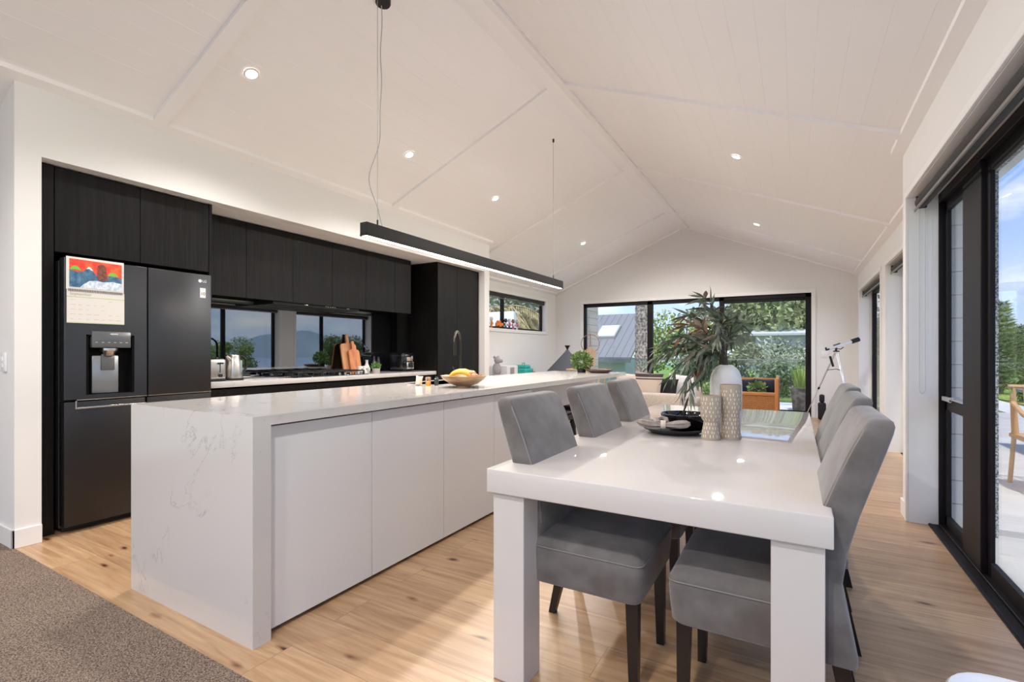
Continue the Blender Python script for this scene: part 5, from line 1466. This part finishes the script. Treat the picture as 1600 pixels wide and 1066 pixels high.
def trunk_bm(h, seed):
    rnd = random.Random(seed); b = BM()
    tube(b, [(0, 0, 0), (.06, .02, h * .4), (-.04, .05, h)], [.18, .13, .08], 8)
    for i in range(6):
        a = rnd.uniform(0, 6.28); tube(b, [(0, 0, h * .6), (math.cos(a) * .7, math.sin(a) * .7, h * 1.15), (math.cos(a) * 1.3, math.sin(a) * 1.3, h * 1.6)], [.07, .045, .02], 6)
    return b
def tree(x, y, z, s, kind, label, rz=0, group='garden trees outside'):
    t = thing('tree', (x, y, z), label, 'tree', group, rz); t.scale = (s, s, s)
    c = bpy.data.objects.new('crown', CM[kind]); C.objects.link(c); c.parent = t
    me = bpy.data.meshes.new('trunk'); b = trunk_bm(2.6, kind); b.to_mesh(me); b.free(); me.materials.append(M_trunk)
    k_ = bpy.data.objects.new('trunk', me); C.objects.link(k_); k_.parent = t
def shrub(x, y, z, s, kind, label, rz=0):
    o = bpy.data.objects.new('shrub', SM[kind]); C.objects.link(o); o.location = (x, y, z); o.scale = (s, s, s); o.rotation_euler = (0, 0, rz)
    tag(o, label, 'shrub', 'garden shrubs outside')
# through the end doors
tree(-5.3, 27.5, -1.9, 1.08, 1, 'light green tree rising behind the middle door panel left of the vase leaves', .3)
tree(-.9, 30.5, -3.0, 1.5, 0, 'big dark green tree filling the top of the right door panel', .8)
tree(4.3, 33.5, -3.2, 1.35, 2, 'grey-green tree at the far right of the end doors', 1.4)
tree(-4.6, 35.0, -1.8, 1.25, 2, 'grey-green tree behind the vase branches in the middle panel', 2.2)
sh = [(-3.3, 15.6, .62, 0, 'bright green shrub right of the palm trunk'), (-2.35, 18.4, .72, 0, 'bright green shrub beyond the lawn behind the sofa'), (-2.0, 21.6, 1.45, 1, 'dark green shrub behind the ribbed vase'), (-.95, 15.2, .62, 0, 'yellow-green shrub left of the cane armchair back'),
      (-.55, 18.4, 1.25, 2, 'grey-green shrub above the cane armchair'), (1.9, 20.5, 1.45, 1, 'dark shrub at the right of the end doors'), (.45, 15.3, .62, 2, 'grey shrub beside the right door stile'), (.35, 21.3, 1.55, 2, 'tall grey-green shrub in the back row'), (-3.3, 22.0, 1.1, 2, 'grey shrub right of the grey roofed house')]
for i, (x, y, s, kd, lb) in enumerate(sh): shrub(x, y, -.6, s, kd, lb, i * .7)
# palm trunk and side palm
def palm(x, y, z, h, r, label, dry, nf=14, seed=1, fl=2.0):
    rnd = random.Random(seed); t = thing('palm_tree', (x, y, z), label, 'palm tree', 'palms outside')
    b = BM(); pts = []; rs = []
    for i in range(60):
        q = i / 59; pts.append((x, y, z + h * q)); rs.append(r * (1 + .05 * ((i % 3) - 1)) * (1.1 - .15 * q))
    tube(b, pts, rs, 14); obj('trunk', b, M_bark, t)
    for f in range(nf):
        a = 2 * PI * f / nf + rnd.uniform(-.2, .2); lift = rnd.uniform(-.2, .9) if not dry else rnd.uniform(-1.0, .3)
        b = BM(); prev = None; P = []
        for i in range(12):
            q = i / 11; rr_ = fl * (q - .25 * q * q * .8); P.append(Vector((x + math.cos(a) * rr_, y + math.sin(a) * rr_, z + h + lift * q * fl * .5 - q * q * fl * .75)))
        tube(b, P, [.03 * (1 - i / 12.) + .004 for i in range(12)], 5)
        sd = Vector((-math.sin(a), math.cos(a), 0))
        for i in range(1, 11):
            for j in range(3):
                p = P[i].lerp(P[min(11, i + 1)], j / 3.)
                for s in (-1, 1):
                    L = fl * .26 * rnd.uniform(.8, 1.1); dn = (sd * s + Vector((math.cos(a), math.sin(a), 0)) * .5 + Vector((0, 0, -.9 if dry else -.45))).normalized()
                    w_ = Vector((math.cos(a), math.sin(a), .3)) * .016
                    b.faces.new([b.verts.new(p - w_), b.verts.new(p + w_), b.verts.new(p + dn * L)])
        obj('frond', b, M_drypalm if dry else M_leafB, t, smooth=False)
palm(-3.80, 14.0, -.55, 4.6, .185, 'thick shaggy palm trunk standing just outside the left door panel', False, 12, 3)
palm(-8.3, 13.1, -.3, 2.9, .2, 'palm with dry drooping fronds right outside the small left window', True, 22, 5, 2.0)
palm(-8.7, 14.9, -.5, 3.3, .2, 'second dry palm seen in the right part of the small left window', True, 24, 6, 2.8)
palm(-8.6, 17.2, -.5, 3.3, .2, 'rearmost dry palm outside the small left window', True, 24, 7, 2.6)
tree(-10.3, 20.6, -2.2, 1.35, 2, 'grey-green tree behind the dry palms outside the small left window', 1.4)
tree(-13.6, 24.0, -2.6, 1.7, 2, 'grey-green tree far behind the small left window', .4)
b = BM(); box(b, -6.80, -6.02, 10.5, 10.6, -.3, 2.19)
struct('wall_outside_white', b, M_trim)
# neighbouring house
t = thing('neighbour_house', (-7.6, 18.5, -2.0), 'house with a grey standing seam roof and skylight outside the left door panel', 'house')
b = BM(); box(b, -8.6, -5.3, 17.3, 19.9, -2.0, .95); obj('wall', b, mat('house_grey', (.60, .61, .60), .7), t, smooth=False)
b = BM(); prism(b, [(16.95, .98), (19.9, 2.75), (20.0, 2.70), (20.0, 2.6), (19.9, 2.63), (16.95, .88)], 'X', -8.9, -5.0)
roof = struct('roof', b, M_roof, None); del roof['kind']; roof.parent = t; roof.location = -t.location
b = BM(); box(b, -8.9, -5.0, 16.90, 16.98, .80, .99); obj('gutter', b, mat('gutter_grey', (.17, .18, .19), .5), t, smooth=False)
rs = (2.75 - .98) / (19.9 - 16.95)
def rz_(y): return .98 + (y - 16.95) * rs
b = BM(); vs = []
x0_, x1_, y0_, y1_ = -6.75, -5.95, 18.1, 18.9
prism(b, [(y0_, rz_(y0_)), (y1_, rz_(y1_)), (y1_, rz_(y1_) + .10), (y0_, rz_(y0_) + .10)], 'X', x0_, x1_); sk = obj('skylight', b, mat('skylight_frame', (.30, .31, .32), .5), t, smooth=False)
b = BM(); prism(b, [(y0_ + .06, rz_(y0_ + .06) + .10), (y1_ - .06, rz_(y1_ - .06) + .10), (y1_ - .06, rz_(y1_ - .06) + .112), (y0_ + .06, rz_(y0_ + .06) + .112)], 'X', x0_ + .06, x1_ - .06); obj('skylight_pane', b, mat('skylight_blind', (.80, .82, .80), .5), sk, smooth=False)
# far pale shed behind the shrubs
t = thing('garden_shed', (.3, 25.9, -.6), 'long low pale roofed outbuilding behind the shrubs outside the right door panel', 'shed')
b = BM(); box(b, -1.6, 2.2, 25.2, 26.6, -.6, 1.95); obj('wall', b, mat('shed_wall', (.40, .42, .40), .8), t, smooth=False)
b = BM(); prism(b, [(25.0, 1.92), (26.8, 2.15), (26.8, 2.25), (25.0, 2.02)], 'X', -1.8, 2.4); obj('roof', b, mat('shed_roof', (.50, .52, .52), .6), t, smooth=False)
# glass balustrade on the deck
t = thing('glass_balustrade', (-2, 12.7, -.03), 'clear glass balustrade with slim top rail along the edge of the deck', 'balustrade')
b = BM(); box(b, -5.5, 1.6, 12.67, 12.71, .985, 1.01, .003, 1); obj('top_rail', b, mat('rail_grey', (.18, .18, .18), .4, metal=.4), t)
for i in range(6):
    x = -5.5 + i * 1.19
    b = BM(); box(b, x + .02, x + 1.15, 12.684, 12.696, .04, .985); obj('glass_panel', b, M_glass_g, t, smooth=False)
# planter on deck
t = thing('planter', (.12, 11.75, -.03), 'dark square planter pot with upright grasses outside the right door panel', 'planter')
b = BM(); loft(b, [rr_ for rr_ in ([(.12 + hx * q[0], 11.75 + hx * q[1], z) for q in ((1, 1), (-1, 1), (-1, -1), (1, -1))] for (z, hx) in ((-.03, .15), (.0, .17), (.40, .20), (.44, .20)))]); obj('pot', b, fleck_mat('charcoal_pot', (.05, .045, .04), (.14, .13, .12), 12), t)
b = BM(); rnd = random.Random(3)
for i in range(220):
    a = rnd.uniform(0, 6.28); r = rnd.uniform(0, .16); p = Vector((.12 + r * math.cos(a), 11.75 + r * math.sin(a), .42)); d = Vector((math.cos(a) * .3, math.sin(a) * .3, 1)).normalized(); L = rnd.uniform(.3, .6); s = Vector((-math.sin(a), math.cos(a), 0)) * .007
    b.faces.new([b.verts.new(p - s), b.verts.new(p + s), b.verts.new(p + d * L)])
obj('grasses', b, mat('grass_blade', (.30, .42, .10), .6), t, smooth=False)
# right-hand outside: chair, table, hedge, trees
M_teak = mat('teak', (.50, .33, .18), .5)
t = thing('outdoor_table', (3.4, 8.2, -.03), 'grey outdoor table on the patio seen through the near right slider', 'table')
b = BM(); box(b, 2.4, 4.4, 7.6, 8.6, .68, .72, .005, 1); obj('top', b, mat('outdoor_grey', (.28, .28, .28), .5), t)
for (x, y) in ((2.5, 7.7), (4.25, 7.7), (2.5, 8.45), (4.25, 8.45)):
    b = BM(); box(b, x, x + .06, y, y + .06, -.03, .68, .003, 1); obj('leg', b, mat('outdoor_grey', (.28, .28, .28), .5), t)
t = thing('outdoor_chair', (1.95, 5.9, -.03), 'curved teak outdoor chair on the patio at the right edge of the photo', 'chair')
b = BM(); box(b, 1.70, 2.20, 5.70, 6.20, .40, .44, .01, 2); obj('seat', b, M_teak, t)
for (x, y) in ((1.72, 5.72), (2.18, 5.72)):
    b = BM(); tube(b, [(x, y, .60), (x, y + .05, .40), (x, y - .12, -.03)], .018, 8); obj('leg', b, M_teak, t)
    b = BM(); tube(b, [(x, y + .46, .80), (x, y + .42, .40), (x, y + .52, -.03)], .018, 8); obj('leg', b, M_teak, t)
    b = BM(); tube(b, [(x, y - .03, .60), (x, y + .2, .63), (x, y + .47, .72)], .020, 8); obj('arm', b, M_teak, t)
b = BM()
for i in range(7): tube(b, [(1.74 + i * .07, 6.13, .44), (1.74 + i * .07, 6.22, .86)], .012, 6)
tube(b, [(1.70, 6.22, .86), (2.20, 6.22, .86)], .018, 8); obj('backrest', b, M_teak, t)
tr = [(8.7, 32.5, .62, 0, 'dark tree beyond the lawn at the right slider'), (10.6, 37, .70, 2, 'grey tree far across the lawn on the right'), (21, 14, .8, 0, 'dark lakeside tree reflected in the splashback'), (24, 6, .75, 2, 'grey lakeside tree reflected in the splashback'), (25, 20, .9, 1, 'light lakeside tree beyond the lawn'), (22, -3, .7, 0, 'dark lakeside tree opposite the kitchen'), (24, 30, .9, 0, 'dark tree at the end of the lawn')]
for i, (x, y, s, kd, lb) in enumerate(tr): tree(x, y, -2.1 if x > 20 else -.9, s, kd, lb, i * .9)
for i, (x, y, s, kd, lb) in enumerate([(5.75, 18.6, .62, 1, 'round dark shrub at the lawn edge outside the slider'), (7.4, 26, .9, 2, 'grey shrub in the lawn border'), (6.9, 23.0, .6, 1, 'low dark shrub behind the outdoor table'), (9.6, 28.5, 1.0, 1, 'large shrub near the dark tree on the right'), (27, 10, 1.5, 2, 'lakeside shrub opposite the kitchen'), (27, 1, 1.5, 1, 'dark lakeside shrub opposite the fridge')]): shrub(x, y, -.3, s, kd, lb, i)
# conifer
CX_, CY_ = 5.80, 22.0
t = thing('conifer_tree', (CX_, CY_, -.3), 'tall narrow conifer with tiered branches right of the slider stile', 'tree')
b = BM(); tube(b, [(CX_, CY_, -.3), (CX_, CY_, 2.9)], [.13, .02], 8); obj('trunk', b, M_trunk, t)
b = BM(); rnd = random.Random(9)
for k2 in range(17):
    z = .0 + k2 * .165; R_ = .80 * (1 - k2 / 18.) + .06
    for j in range(11):
        a = 2 * PI * j / 11 + k2 * .3
        P0 = Vector((CX_, CY_, z)); P1 = P0 + Vector((math.cos(a) * R_, math.sin(a) * R_, .12))
        for q in range(9):
            p = P0.lerp(P1, q / 8.); 
            for s in (-1, 1, 0):
                d = (Vector((-math.sin(a) * s, math.cos(a) * s, 0)) + (P1 - P0).normalized() * .8 + Vector((0, 0, .3 if s else -.5))).normalized(); w_ = Vector((0, 0, .02))
                b.faces.new([b.verts.new(p - w_), b.verts.new(p + w_), b.verts.new(p + d * .2)])
obj('foliage', b, M_leafA, t, smooth=False)
